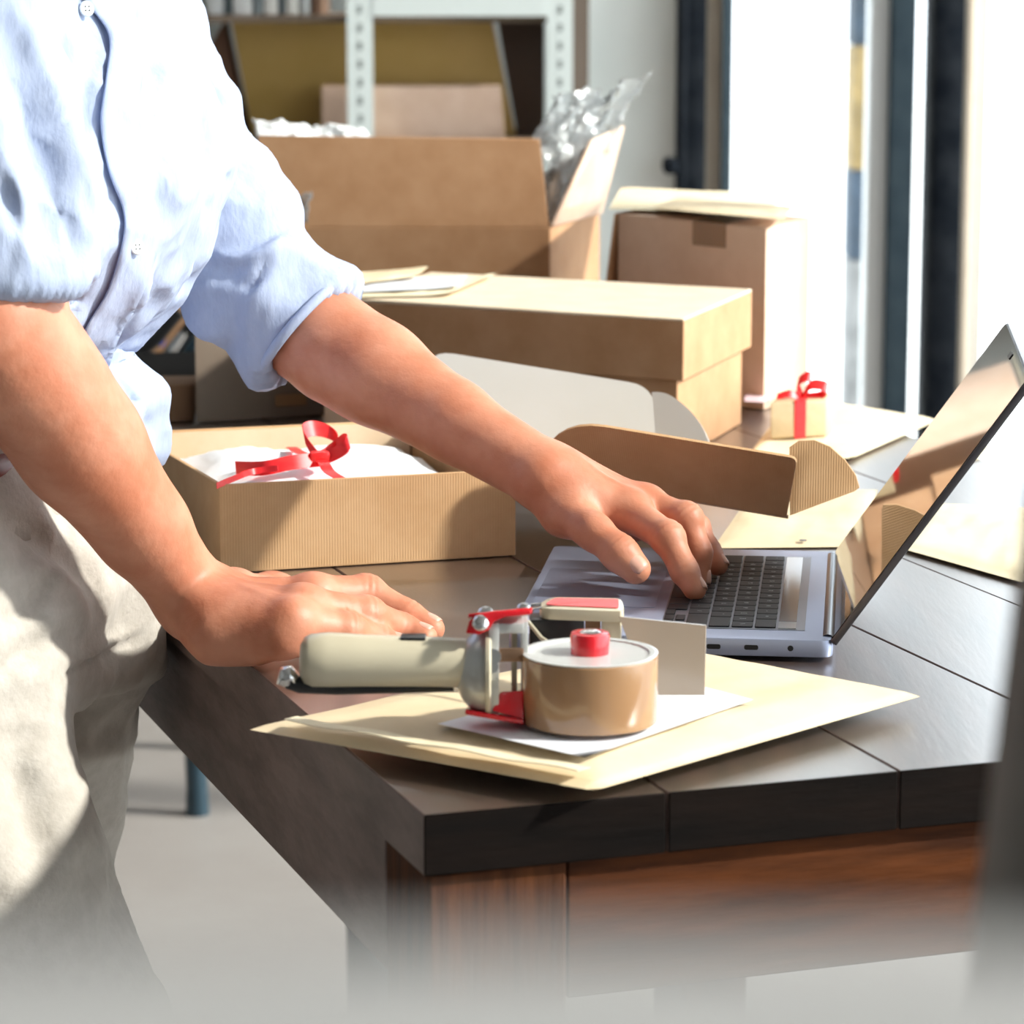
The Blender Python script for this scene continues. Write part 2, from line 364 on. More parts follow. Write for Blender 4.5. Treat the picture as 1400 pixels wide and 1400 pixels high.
# --- gift mailer (front left)
HM = .066
q = [T(302, 785), T(705, 760), None, None]
e1 = (q[1] - q[0]); dl = T(203, 605, HM) - T(302, 665, HM); dl.z = 0; dl = dl.normalized() * .345 if False else dl
nrm = V(-e1.y, e1.x, 0).normalized()
q[2] = q[1] + nrm * .27; q[3] = q[0] + (nrm * .27) + V(-.012, 0, 0)
ZT = TZ + HM
mailer = empty('mailer_box', (q[0] + q[2]) / 2, 'open kraft mailer box holding a tissue wrapped gift with red ribbon', 'box')
walls(q, TZ + .0005, ZT, .0035).build('side_wall', CARD, mailer, bevel=.0004, seg=1)
i4 = inset(q, .004); MB().hexa(quad_z(i4, TZ + .001), quad_z(i4, TZ + .004)).build('bottom', CARD_IN, mailer)
# folded-over inner rim of the two long walls
for a, b in ((0, 1), (2, 3)):
    ii = inset(q, .0037); jj = inset(q, .0062)
    MB().hexa(quad_z([ii[a], ii[b], jj[b], jj[a]], TZ + .005), quad_z([ii[a], ii[b], jj[b], jj[a]], ZT - .0015)).build('inner_wall', CARD_IN, mailer)
# lid, hinged on the right wall and lying open to the right
hn, hf = V(q[1].x, q[1].y, ZT) + V(.0015, 0, 0), V(q[2].x, q[2].y, ZT) + V(.0015, 0, 0)
n1 = T(1078, 704, .040)
lidx = (n1 - hn); lidy = (hf - hn)
lid = MB().fbox(hn, lidx, lidy, V(0, 0, -.003)).build('lid', CARD_IN, mailer)
ROOT[lid] = ROOT[mailer]
exn = lidx.normalized(); LX = lidx.length
def lift(o, ex, out, h): return o, ex, out
# near flap: leans out towards the bench front
upn = (V(0, 0, 1) * .9 + V(.10, -.42, 0)).normalized()
nf = flap('lid_flap', hn + exn * .012, exn, upn, [(0, 0), (LX - .013, 0), (LX - .013, .052), (.016, .052)], [0, 0, .006, .034], .003, CARD, lid)
# far flap: leans back, its near-white board colour stands in for window light
upf = (V(0, 0, 1) * .8 + V(-.05, .55, 0)).normalized()
ff_ = flap('lid_flap', hf + exn * .012, exn, upf, [(0, 0), (LX - .013, 0), (LX - .010, .066), (.0, .066)], [0, 0, .022, .024], .003, CARD_W, lid)
# ears at the free end of each flap
ear_n = (exn * .93 + V(0, .10, 0)).normalized()
ye = (hn + exn * LX).y + .002
MB().prism([D(px, py, ye + (px - 1078) * .00012) for px, py in [(1080, 705), (1130, 686), (1168, 672), (1175, 667), (1170, 650), (1155, 629), (1135, 611), (1113, 602), (1092, 603), (1079, 612)]], V(.0005, .003, .0)).build('lid_ear', CARD, lid, auto=30)
flap('lid_ear', hf + exn * (LX + .000), (exn * .9 + V(.1, -.3, 0)).normalized(), upf, [(0, 0), (.055, .004), (.042, .046), (.012, .064), (0, .060)], [0, .008, .02, .012, 0], .003, CARD_W, lid)
# tissue covered gift
gi = inset(q, .010)
NX, NY = 34, 30; vv = []; fc = []
for j in range(NY):
    for i in range(NX):
        s, t = i / (NX - 1), j / (NY - 1)
        p = (gi[0] * (1 - s) + gi[1] * s) * (1 - t) + (gi[3] * (1 - s) + gi[2] * s) * t
        ed = min(s, 1 - s, t, 1 - t)
        z = .036 + .020 * min(1, ed * 5) ** .6 + .004 * mnoise.noise(V(s * 5, t * 5, 1)) + .003 * abs(mnoise.noise(V(s * 14, t * 9, 4)))
        if ed == 0: z = .034
        vv.append(V(p.x, p.y, TZ + z))
for j in range(NY - 1):
    for i in range(NX - 1): fc.append((j * NX + i, j * NX + i + 1, (j + 1) * NX + i + 1, (j + 1) * NX + i))
rim = [i for i in range(NX)] + [(j + 1) * NX - 1 for j in range(1, NY)] + [(NY - 1) * NX + i for i in range(NX - 2, -1, -1)] + [j * NX for j in range(NY - 2, 0, -1)]
nb = len(vv)
for k in rim: vv.append(V(vv[k].x, vv[k].y, TZ + .006))
m_ = len(rim)
for k in range(m_): fc.append((rim[k], rim[(k + 1) % m_], nb + (k + 1) % m_, nb + k)[::-1])
fc.append(tuple(range(nb, nb + m_))[::-1])
gift = empty('wrapped_present', (gi[0] + gi[2]) / 2 + V(0, 0, .006), 'white tissue wrapped present with a big red bow lying in the open mailer box', 'gift')
mesh('tissue', vv, fc, WHITEP, gift, smooth=True)
def bez(pts, n=24):
    pts = [Vector(p) for p in pts]; out = []
    P = [pts[0]] + pts + [pts[-1]]
    for i in range(1, len(P) - 2):
        for k in range(n):
            t = k / n; a, b, c, d = P[i - 1], P[i], P[i + 1], P[i + 2]
            out.append(.5 * ((2 * b) + (c - a) * t + (2 * a - 5 * b + 4 * c - d) * t * t + (3 * b - a - 3 * c + d) * t ** 3))
    out.append(pts[-1]); return out
zk = .070
kn = T(437, 628, zk)
def Rp(px, py, z): return T(px, py, z)
def ribbon(name, pts, w, m, parent, wdir=V(0, .35, 1), n=10):
    c = bez(pts, n); MB().strip(c, Vector(wdir).normalized() * w, .0006).build(name, m, parent, smooth=True, auto=60)
ribbon('ribbon_tail', [kn, T(400, 632, .070), T(360, 640, .066), T(322, 640, .062)], .012, REDR, gift, V(-.1, .5, .7))
ribbon('ribbon_tail', [T(380, 640, .067), T(345, 645, .064), T(318, 655, .066), T(297, 664, .0695)], .005, REDR, gift, V(-.1, .5, .7))
ribbon('ribbon_band', [T(398, 612, .060), T(412, 620, .065), kn, T(450, 645, .064), T(466, 655, .060)], .009, REDR, gift, V(1, .25, 0))
ribbon('ribbon_loop', [kn, D(424, 612, kn.y + .01), D(415, 592, kn.y + .02), D(430, 586, kn.y + .03), D(452, 592, kn.y + .03), D(464, 604, kn.y + .02), D(458, 616, kn.y + .01), kn], .013, REDR, gift, V(-.2, .5, .8))
ribbon('ribbon_loop', [kn, D(455, 622, kn.y), D(472, 612, kn.y - .005), D(476, 603, kn.y), D(470, 602, kn.y + .01), D(455, 614, kn.y + .012), kn], .012, REDR, gift, V(-.2, .6, .6))
MB().box(kn + V(0, 0, .002), (.016, .010, .009), R(10)).build('bow_knot', REDR, gift, bevel=.003)

# --- big carton with a telescoping lid
ZB = .131
qs = [T(505, 410, ZB), T(935, 435, ZB), T(1028, 395, ZB), None]; qs[0] = qs[1] + (qs[0] - qs[1]) * 1.10; qs[3] = qs[0] + (qs[2] - qs[1])
cart = empty('lidded_carton', (quad_z(qs, TZ)[0] + quad_z(qs, TZ)[2]) / 2, 'large kraft carton with an overhanging lid, under three thin envelopes', 'box')
qb = inset(qs, .0075)
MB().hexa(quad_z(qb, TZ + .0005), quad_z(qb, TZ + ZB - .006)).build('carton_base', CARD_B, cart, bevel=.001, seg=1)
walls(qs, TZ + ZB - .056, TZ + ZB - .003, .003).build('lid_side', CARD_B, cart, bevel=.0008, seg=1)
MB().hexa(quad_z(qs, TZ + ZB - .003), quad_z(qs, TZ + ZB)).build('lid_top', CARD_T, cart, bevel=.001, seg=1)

def envelope(name, corners, th, m, label, cat='envelope', z0=None, flapk=None, curl=0.0, nx=26, ny=20, group=None, seed=0, crease=.0, m2=None, puff=.0015):
    """padded paper envelope; corners = bl, br, tr, tl in world space at the underside"""
    bl, br, tr, tl = [Vector(c) for c in corners]
    vv = []; fc = []
    for side in (0, 1):
        for j in range(ny):
            for i in range(nx):
                s, t = i / (nx - 1), j / (ny - 1)
                p = (bl * (1 - s) + br * s) * (1 - t) + (tl * (1 - s) + tr * s) * t
                ed = min(s, 1 - s, t, 1 - t); k = min(1, ed * 7) ** .5
                w = mnoise.noise(V(s * 3 + seed, t * 3, .7)) * puff + mnoise.noise(V(s * 9 + seed, t * 8, 3.1)) * puff * .5
                cz = curl * (max(0, .35 - s) ** 2 * 6 * 0 + max(0, s - .7) ** 2 * 6)
                mid = th * .35
                z = mid + (th * .65) * k + w * k if side else mid * (1 - k)
                vv.append(p + V(0, 0, z + cz))
    N = nx * ny
    for j in range(ny - 1):
        for i in range(nx - 1):
            a = j * nx + i; fc.append((N + a, N + a + 1, N + a + nx + 1, N + a + nx)); fc.append((a, a + nx, a + nx + 1, a + 1))
    rim = [i for i in range(nx)] + [(j + 1) * nx - 1 for j in range(1, ny)] + [(ny - 1) * nx + i for i in range(nx - 2, -1, -1)] + [j * nx for j in range(ny - 2, 0, -1)]
    for k in range(len(rim)):
        a, b = rim[k], rim[(k + 1) % len(rim)]; fc.append((a, b, N + b, N + a))
    o = mesh(name, vv, fc, m, None, smooth=True)
    tag(o, label, cat, group); return o
def at_z(pts, z): return [T(px, py, z) for px, py in pts]
envelope('envelope', at_z([(470, 408), (620, 405), (680, 379), (560, 380)], ZB + .001), .003, KRAFT2, 'thin cream envelope lying lowest on the lidded carton, its corner pointing right', curl=.006)
envelope('envelope', [T(470, 401, ZB + .0045), T(628, 394, ZB + .006), T(640, 380, ZB + .006), T(520, 380, ZB + .0045)], .002, LABELP, 'white envelope lying on the cream one on the lidded carton', curl=.004)
envelope('envelope', [T(460, 394, ZB + .0075), T(575, 378, ZB + .010), T(586, 368, ZB + .012), T(470, 376, ZB + .0075)], .003, KRAFT, 'small brown envelope on top of the white one beside the shirt cuff', curl=.003)

# --- tall box with tape and envelopes on top
ZQ = .182
qt = [T(845, 292, ZQ), T(1048, 312, ZQ), T(1108, 297, ZQ), None]; qt[3] = qt[0] + (qt[2] - qt[1])
tall = empty('carton', (quad_z(qt, TZ)[0] + quad_z(qt, TZ)[2]) / 2, 'tall pinkish taped carton standing right of the open flapped box', 'box')
MB().hexa(quad_z(qt, TZ + .0005), quad_z(qt, TZ + ZQ)).build('carton_body', CARD_P, tall, bevel=.0015)
fr = (qt[1] - qt[0]); fn = V(fr.y, -fr.x, 0).normalized()
for k0, k1 in ((.52, .74),):
    a = quad_z([qt[0] + fr * k0 + fn * .0002], TZ + ZQ - .024)[0]
    MB().fbox(a, fr * (k1 - k0), fn * .0004, V(0, 0, .024)).build('tape_strip', TAPE, tall)
a = quad_z([qt[0] + fr * .52], TZ + ZQ + .0002)[0]
MB().fbox(a, fr * .22, (qt[3] - qt[0]), V(0, 0, .0004)).build('tape_strip', TAPE, tall)
# raised half-open side flap on the left
fl0 = quad_z([qt[0]], TZ + ZQ)[0]; fl1 = quad_z([qt[3]], TZ + ZQ)[0]
MB().fbox(fl0 + V(-.001, 0, 0), (fl1 - fl0), V(-.014, 0, -.115), V(-.003, 0, 0)).build('side_flap', CARD_B, tall, bevel=.0008, seg=1)
envelope('envelope', [T(832, 288, ZQ + .003), T(1040, 292, ZQ + .004), T(1085, 268, ZQ + .004), T(850, 258, ZQ + .003)], .004, KRAFT2, 'wide pale envelope lying lower of the two on the tall carton', seed=3)
envelope('envelope', [T(892, 286, ZQ + .0085), T(1072, 302, ZQ + .0085), T(1084, 284, ZQ + .0085), T(925, 272, ZQ + .0085)], .003, KRAFT, 'small tan envelope on top of the wide pale one, hanging over the tall carton front', seed=5)

# --- open box with raised flaps
yo = 3.36; ZP0 = -.0115
fo = [D(410, 305, yo), D(752, 317, yo)]
zf = (fo[0].z + fo[1].z) / 2
qo = [V(fo[0].x - .06, yo, zf), V(fo[1].x, yo, zf), None, None]
bk = T(820, 293, zf - TZ); qo[2] = V(bk.x, bk.y, zf); qo[3] = qo[0] + (qo[2] - qo[1])
ob = empty('flapped_carton', (quad_z(qo, TZ + ZP0)[0] + quad_z(qo, TZ + ZP0)[2]) / 2, 'large brown carton with its flaps standing up, bubble wrap spilling out', 'box')
walls(qo, TZ + ZP0, zf, .004).build('side_wall', CARD_B, ob, bevel=.0008, seg=1)
io = inset(qo, .0045); MB().hexa(quad_z(io, TZ + ZP0), quad_z(io, TZ + ZP0 + .004)).build('bottom', CARD_IN, ob)
tl, trr = D(372, 185, yo + .012), D(738, 190, yo + .012)
w0 = V(fo[0].x - .06, yo, zf); wl = D(385, 185, yo + .012)
MB().prism([w0 + V(.002, 0, .0005), fo[1] + V(-.001, 0, .0005 + (zf - fo[1].z)), trr, V(w0.x + .015, yo + .012, wl.z)], V(0, .0035, 0)).build('flap', CARD_B, ob, bevel=.0006, seg=1)
f0 = V(qo[1].x, qo[1].y, zf + .001); f1 = V(qo[2].x, qo[2].y, zf + .001)
ft = D(850, 172, 3.56); fu = D(806, 192, yo + .02)
MB().prism([f0, f1, ft, fu], V(.0035, 0, 0)).build('flap', CARD_P, ob, bevel=.0006, seg=1)
b0 = V(qo[3].x, qo[3].y, zf + .001); b1 = V(qo[2].x, qo[2].y, zf + .001)
MB().prism([b1, b0, b0 + V(.01, .10, .035), b1 + V(-.01, .10, .035)], V(0, .0035, .001)).build('flap', CARD_B, ob)
# --- bubble wrap (crumpled sheets)
def crumple(name, O, ex, ey, nx, ny, amp, m, label, cat='wrap', seed=0, dome=0.0):
    vv = []; fc = []; n = ex.cross(ey).normalized()
    for j in range(ny):
        for i in range(nx):
            s, t = i / (nx - 1), j / (ny - 1)
            w = amp * (mnoise.noise(V(s * 4 + seed, t * 4, 1)) + .6 * abs(mnoise.noise(V(s * 9 + seed, t * 9, 5))) + .35 * mnoise.noise(V(s * 22 + seed, t * 22, 8)))
            w += dome * math.sin(math.pi * s) ** .7 * math.sin(math.pi * t) ** .5
            e = V(mnoise.noise(V(s * 6, t * 6, seed + 2)), mnoise.noise(V(s * 6, t * 6, seed + 6)), 0) * amp * .5
            vv.append(O + ex * s + ey * t + n * w + e)
    for j in range(ny - 1):
        for i in range(nx - 1): fc.append((j * nx + i, j * nx + i + 1, (j + 1) * nx + i + 1, (j + 1) * nx + i))
    o = mesh(name, vv, fc, m, None, smooth=True); tag(o, label, cat)
    md = o.modifiers.new('thickness', 'SOLIDIFY'); md.thickness = .0012
    return o
yb = 3.47
def fan(name, pts, m, label, seed, amp=.012, n=26):
    """crumpled film filling a four-sided outline"""
    a, b, c, d = [Vector(p) for p in pts]; vv = []; fc = []
    nn = (b - a).cross(d - a).normalized()
    for j in range(n):
        for i in range(n):
            s, t = i / (n - 1), j / (n - 1)
            p = (a * (1 - s) + b * s) * (1 - t) + (d * (1 - s) + c * s) * t
            w = amp * (mnoise.noise(V(s * 3 + seed, t * 3, 1)) + .7 * abs(mnoise.noise(V(s * 8 + seed, t * 7, 5))) + .4 * mnoise.noise(V(s * 20, t * 20, seed)))
            e = (b - a).normalized() * mnoise.noise(V(s * 7, t * 7, seed + 3)) * amp * .4 + V(0, 0, 1) * mnoise.noise(V(s * 7, t * 7, seed + 9)) * amp * .5
            vv.append(p + nn * w + e)
    for j in range(n - 1):
        for i in range(n - 1): fc.append((j * n + i, j * n + i + 1, (j + 1) * n + i + 1, (j + 1) * n + i))
    o = mesh(name, vv, fc, m, None, smooth=True); tag(o, label, 'bubble wrap')
    md = o.modifiers.new('thickness', 'SOLIDIFY'); md.thickness = .0015; return o
fan('bubble_wrap', [D(735, 300, yb - .06), D(768, 300, yb + .02), D(892, 98, yb + .02), D(740, 165, yb + .03)], BUBBLE, 'clear bubble wrap sticking up beside the right flap of the open carton', 2, .02)
fan('bubble_wrap', [D(740, 310, yb + .05), D(765, 305, yb + .08), D(820, 120, yb + .12), D(755, 130, yb + .1)], BUBBLE, 'clear bubble wrap sheet tucked behind the upright film in the open carton', 7, .02)
fan('bubble_wrap', [D(360, 230, yb + .03), D(560, 230, yb + .05), D(495, 176, yb + .12), D(345, 163, yb + .12)], mat('frosty_wrap', (.85, .87, .88), .35, bump=.004, bscale=90), 'frosty white bubble wrap heaped behind the large brown flap', 11, .012, 34)
fan('bubble_wrap', [D(395, 300, yo - .03), D(420, 305, yo - .05), D(425, 262, yo - .05), D(400, 270, yo - .03)], BUBBLE, 'scrap of clear film peeking out between sleeve and brown carton', 5, .01, 10)

# --- pedestal table behind the bench carrying the open carton and a grey-brown carton
ZP = -.012
pt = empty('side_table', B(.50, BL + .27, -TZ), 'small pedestal side table behind the workbench under the open carton', 'table')
MB().fbox(B(.205, BL + .012, ZP - .022), UX * .52, UY * .50, UZ * .022).build('tabletop', WOODE, pt, bevel=.003)
MB().lathe(B(.50, BL + .27, -TZ), [(.22, 0), (.22, .012), (.05, .03), (.03, .06), (.03, TZ + ZP - .024)], 28).build('pedestal', FRAMED, pt, auto=40)
zp = TZ + .0005; yc2 = T(300, 579, 0).y
qc = [V(D(268, 575, yc2).x, yc2, 0), V(D(440, 575, yc2).x, yc2 + .05, 0), V(D(440, 575, yc2).x - .025, yc2 + .13, 0), V(D(268, 575, yc2).x + .012, yc2 + .08, 0)]
c2 = empty('carton', V(-.25, yc2 + .06, zp), 'grey-brown carton standing behind the gift box, between shirt tail and forearm', 'box')
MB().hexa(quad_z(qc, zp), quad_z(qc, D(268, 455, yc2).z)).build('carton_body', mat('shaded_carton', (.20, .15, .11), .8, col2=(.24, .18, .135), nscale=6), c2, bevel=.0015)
MB().fbox(V(qc[0].x + .075, yc2 + .0285, zp + .012), V(.03, .0125, 0), V(0, -.002, 0), V(0, 0, .012)).build('tape_strip', mat('brown_packing_tape', (0, 0, 0)), c2)
qd = [V(-.43, yc2 - .005, 0), V(D(264, 575, yc2).x, yc2 + .012, 0), V(D(264, 575, yc2).x - .005, yc2 + .08, 0), V(-.45, yc2 + .07, 0)]
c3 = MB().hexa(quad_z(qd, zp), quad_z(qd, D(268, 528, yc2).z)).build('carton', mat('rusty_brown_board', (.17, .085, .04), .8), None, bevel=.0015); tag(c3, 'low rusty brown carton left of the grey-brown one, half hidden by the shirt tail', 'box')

# --- envelopes on the right half of the bench
envelope('padded_envelope', [T(1016, 636), T(1165, 632), T(1282, 580), T(1085, 548)], .011, KRAFT2, 'thick pale padded envelope under the little gift at the bench back', seed=2, puff=.002)
envelope('padded_envelope', [T(975, 752), T(1175, 750), T(1200, 672), T(1030, 672)], .004, KRAFT, 'manila envelope with a small hole, lying behind the laptop under the lid flap', seed=8)
envelope('padded_envelope', [T(1225, 752), T(1405, 803), T(1430, 700), T(1275, 692)], .007, KRAFT2, 'cream padded envelope lying right of the laptop screen', seed=6, puff=.002)
envelope('envelope', [T(1250, 627), T(1330, 632), T(1380, 612), T(1260, 606)], .003, KRAFT2, 'small pale envelope seen past the upper screen edge', seed=4)
hb = T(1098, 739, .0045); MB().lathe(hb, [(.003, 0), (.003, .0005)], 12).build('envelope_hole', BLACKP);  # dark disc standing in for the hole in the envelope
bpy.data.objects['envelope_hole'].name = 'paper_fastener'; tag(bpy.data.objects['paper_fastener'], 'tiny brown fastener spot on the envelope behind the laptop', 'fastener')

# --- little gift
gb = [T(1053, 601, .012), T(1131, 597, .012)]
ge = gb[1] - gb[0]; gn = V(.010, .05, 0)
gq = [gb[0], gb[1], gb[1] + gn, gb[0] + gn]; gh = .034
lg = empty('small_gift', (gq[0] + gq[2]) / 2, 'small kraft wrapped gift tied with red ribbon on the thick padded envelope', 'gift')
zg = TZ + .012
MB().hexa(quad_z(gq, zg), [p + V(random.uniform(-.001, .001), 0, gh) for p in gq]).build('wrapping', GIFTP, lg, bevel=.0025, auto=50)
gf = ge.normalized(); gfn = V(gf.y, -gf.x, 0)
a = gb[0] + ge * .42 
MB().fbox(a + gfn * .0006, gf * .011, -gfn * .0006, V(0, 0, gh)).fbox(a + V(0, 0, gh), gf * .011, gn, V(0, 0, .0008)).build('ribbon_band', REDR, lg)
kt = a + gf * .005 + gn * .4 + V(0, 0, gh)
ribbon('ribbon_loop', [kt, kt + V(.008, 0, .012), kt + V(.022, 0, .010), kt + V(.018, .005, .002), kt], .010, REDR, lg, V(.2, .5, .8), 8)
ribbon('ribbon_loop', [kt, kt + V(-.004, 0, .014), kt + V(.006, 0, .020), kt + V(.006, .005, .008), kt], .010, REDR, lg, V(.2, .5, .8), 8)
ribbon('ribbon_tail', [kt, kt + V(-.012, -.005, .005), kt + V(-.024, -.006, .002)], .007, REDR, lg, V(.2, .5, .8), 8)
tagp = envelope('gift_tag', [T(1018, 549, .014), T(1052, 551, .014), T(1052, 539, .014), T(1018, 536, .014)], .001, mat('pink_paper', (.85, .62, .66), .6), 'pale pink paper slip lying left of the small gift', 'paper', nx=6, ny=6)
# ================================================================ laptop
LC = V(.1198, 2.0729, TZ); LTH = -.1122; LD, LW = .2124, .3041
la = V(math.cos(LTH), math.sin(LTH), 0); lb = V(-math.sin(LTH), math.cos(LTH), 0)
def LP(a, b, z=0.0): return LC + la * (a - LD / 2) + lb * (b - LW / 2) + V(0, 0, z)     # a from the palm edge, b from the camera side
lap = empty('laptop', LC, 'open grey laptop with a glossy mirror-like screen on the workbench', 'laptop')
out = rounded([(0, 0), (LD - .004, 0), (LD - .004, LW), (0, LW)], [.008] * 4, 5)
MB().prism([LP(p.x, p.y, .0030) for p in out], V(0, 0, .0115)).build('base', ALU, lap, bevel=.0012, auto=35)
for a in (.02, LD - .03):
    for b in (.02, LW - .02): MB().lathe(LP(a, b, .0002), [(.008, 0), (.009, .002), (.009, .0031)], 16).build('rubber_foot', BLACKP, lap)
ZL = .0146
kb = MB().fbox(LP(.0965, .027, ZL), la * .0935, lb * (LW - .054), V(0, 0, .0002)).build('keyboard_plate', WELL, lap)
tpad = MB().prism([LP(p.x, p.y, ZL) for p in rounded([(.006, .088), (.089, .088), (.089, .216), (.006, .216)], [.003] * 4, 3)], V(0, 0, .00025)).build('trackpad', ALU_D, lap)
fcv = bpy.data.fonts
def legend(key, c, txt, size=.0042):
    cu = bpy.data.curves.new('legend', 'FONT'); cu.body = txt; cu.size = size; cu.align_x = 'CENTER'; cu.align_y = 'CENTER'; cu.extrude = .00004; cu.resolution_u = 1
    cu.materials.append(LEG); to = bpy.data.objects.new('legend', cu); COL.objects.link(to); me = bpy.data.meshes.new_from_object(to); bpy.data.objects.remove(to); o = bpy.data.objects.new('legend', me); COL.objects.link(o); o.parent = key
    M = Matrix((( -lb.x, la.x, 0), (-lb.y, la.y, 0), (0, 0, 1)))      # text runs towards the camera side, top towards the hinge
    o.rotation_euler = M.to_euler(); o.location = c - ROOT[key]
U_ = (LW - .060) / 14.5
rows = [  # from the palm side; far end first (left of the keyboard), widths in units
    ([1, 1, 1, 1.25, 5, 1.25, 1], ['fn', '', '', '', '', '', '']),
    ([2.25] + [1] * 10 + [2.25], [''] + list('ZXCVBNM,./') + ['']),
    ([1.75] + [1] * 11 + [1.75], [''] + list("ASDFGHJKL;'") + ['']),
    ([1.5] + [1] * 13, [''] + list('QWERTYUIOP[]\\')),
    ([1] * 13 + [1.5], list('`1234567890-=') + ['']),
]
def key(a0, da, bfar, w, txt):
    p0 = LP(a0, bfar - w, ZL + .0002)
    k = MB().fbox(p0, la * da, lb * w, V(0, 0, .0008)).build('key', KEYB, lap, bevel=.0004, seg=1)
    if txt: legend(k, LP(a0 + da / 2, bfar - w / 2, ZL + .00104), txt, .0045 if len(txt) == 1 else .003)
    return k
A_K = .0975
for r, (ws, tx) in enumerate(rows):
    b = LW - .030
    for w, t in zip(ws, tx):
        key(A_K + r * .0150, .0136, b, w * U_ - .0014, t); b -= w * U_
b = LW - .030 - 11.5 * U_
key(A_K, .0062, b, U_ - .0014, ''); key(A_K, .0062, b - U_, U_ - .0014, ''); key(A_K + .0074, .0062, b - U_, U_ - .0014, ''); key(A_K, .0062, b - 2 * U_, U_ - .0014, '')
MB().fbox(LP(A_K + .0752, .030 + U_ * 1.3, ZL + .0002), la * .0115, lb * (LW - .060 - U_ * 1.3), V(0, 0, .0004)).build('touch_strip', mat('touch_strip_glass', (.05, .055, .06), .2), lap)
MB().fbox(LP(A_K + .0752, .030, ZL + .0002), la * .0115, lb * U_ * 1.2, V(0, 0, .0006)).build('power_key', mat('power_key_pale', (.55, .57, .58), .15), lap)
for a0, w in ((.128, .009), (.152, .009)):
    o = MB().prism([LP(a0 + p.x, -.0002, .0072 + p.y) for p in rounded([(0, 0), (w, 0), (w, .0032), (0, .0032)], [.0014] * 4, 3)], lb * .0004).build('port', BLACKP, lap)
MB().lathe(LP(.1815, -.0003, .0088), [(.0019, 0), (.0019, .0006)], 14, ax=lb).build('headphone_jack', BLACKP, lap)
MB().tube([LP(LD - .0075, .012, .0115), LP(LD - .0075, LW - .012, .0115)], .0045, 12).build('hinge', mat('dark_hinge', (.03, .045, .08), .3, metal=.4), lap, smooth=True)
PHI = R(55.0)
ld = la * math.cos(PHI) + V(0, 0, 1) * math.sin(PHI); ln = (lb.cross(ld)).normalized()
if ln.dot(la) > 0: ln = -ln           # towards the user
H0 = LP(LD - .006, 0, .0135)
def LS(u, v, d=0.0): return H0 + ld * u + lb * v + ln * d
lido = rounded([(.0, 0), (.2100, 0), (.2100, LW), (.0, LW)], [.002, .008, .008, .002], 5)
lidobj = MB().prism([LS(p.x, p.y, -.0048) for p in lido], ln * .0046).build('lid', mat('lid_dark_edge', (.13, .12, .13), .35, metal=.8), lap, bevel=.0008, auto=35)
gl = rounded([(.002, .0015), (.2085, .0015), (.2085, LW - .0015), (.002, LW - .0015)], [.002, .007, .007, .002], 5)
scr = MB().prism([LS(p.x, p.y, -.0002) for p in gl], ln * .0005).build('screen', BLACKG, lap)
MB().prism([LS(.2005 + p.x, LW / 2 - .009 + p.y, .00032) for p in rounded([(0, 0), (.0045, 0), (.0045, .018), (0, .018)], [.002] * 4, 3)], ln * .0006).build('webcam_cover', BLACKP, lap)

# ================================================================ front envelope with paper slip
ez = .0055
ev = [T(342, 1008, ez), T(812, 1092, ez), T(1258, 962, ez), T(878, 890, ez)]
envf = envelope('padded_envelope', ev, .0125, KRAFT, 'thick manila padded envelope under the tape dispenser at the bench corner', nx=60, ny=46, seed=1, puff=.0022)
# folded flap band along the near long edge
fe = [V(*p) for p in ev]
e_ = (fe[1] - fe[0]); n_ = (fe[3] - fe[0])
MB().strip([fe[0] + e_ * t + n_ * .02 + V(0, 0, .0128 + .0006 * math.sin(t * 23)) for t in [i / 20 for i in range(2, 20)]], n_ * .030, .0005).build('flap_seam', KRAFT2, None)
fs = bpy.data.objects['flap_seam']; fs.parent = envf; fs.location = fs.location - envf.location
zt = ez + .0155
sl = [T(598, 990, zt), T(800, 1036, zt), T(1030, 957, zt), T(870, 915, zt)]
slip = envelope('paper_slip', sl, .0006, LABELP, 'white paper slip lying between tape dispenser and manila envelope', 'paper', nx=12, ny=8, puff=.0004)

# ================================================================ tape dispenser
ZG = zt + .0015
gun = empty('tape_dispenser', T(700, 960, ZG), 'hand held packing tape dispenser with ivory grip lying on its side', 'tape dispenser')
Cc = T(806, 984, ZG + .002)
yg = Cc.y
MB().lathe(Cc, [(.030, -.003), (.022, -.005), (.030, -.003)], 40).build('lower_disc', GREYP, gun, auto=30)
MB().lathe(Cc, [(.0300, 0), (.0376, .0002), (.0380, .0012), (.0380, .0372), (.0374, .0380), (.0355, .0380), (.0355, .001)], 72).build('tape_roll', TAPE, gun, auto=35)
MB().lathe(Cc, [(.0374, .0380), (.0378, .0388), (.0352, .0392), (.0330, .0388), (.0325, .0340), (.0340, .0338)], 72).build('roll_rim', CORE, gun, auto=50)
MB().lathe(Cc, [(.0324, .0300), (.0324, .0345), (.0250, .0335), (.0160, .0370), (.012, .0375)], 60).build('hub', HUBW, gun, auto=25)
for k in range(5):
    w = 2 * math.pi * k / 5 + .5
    MB().box(Cc + V(.0235 * math.cos(w), .0235 * math.sin(w), .0350), (.015, .0016, .004), w).build('hub_rib', HUBW, gun, bevel=.0004, seg=1)
kn_ = MB().lathe(Cc, [(.0098, .0370), (.0106, .038), (.0110, .048), (.0104, .0496), (.0070, .0500), (.0066, .0480), (.003, .048)], 36).build('knob', REDP, gun, auto=35)
for k in range(18):
    w = 2 * math.pi * k / 18
    o = MB().box(Cc + V(.0109 * math.cos(w), .0109 * math.sin(w), .0432), (.0008, .0014, .009), w).build('knob_ridge', REDP, None, bevel=.0002, seg=1) if False else None
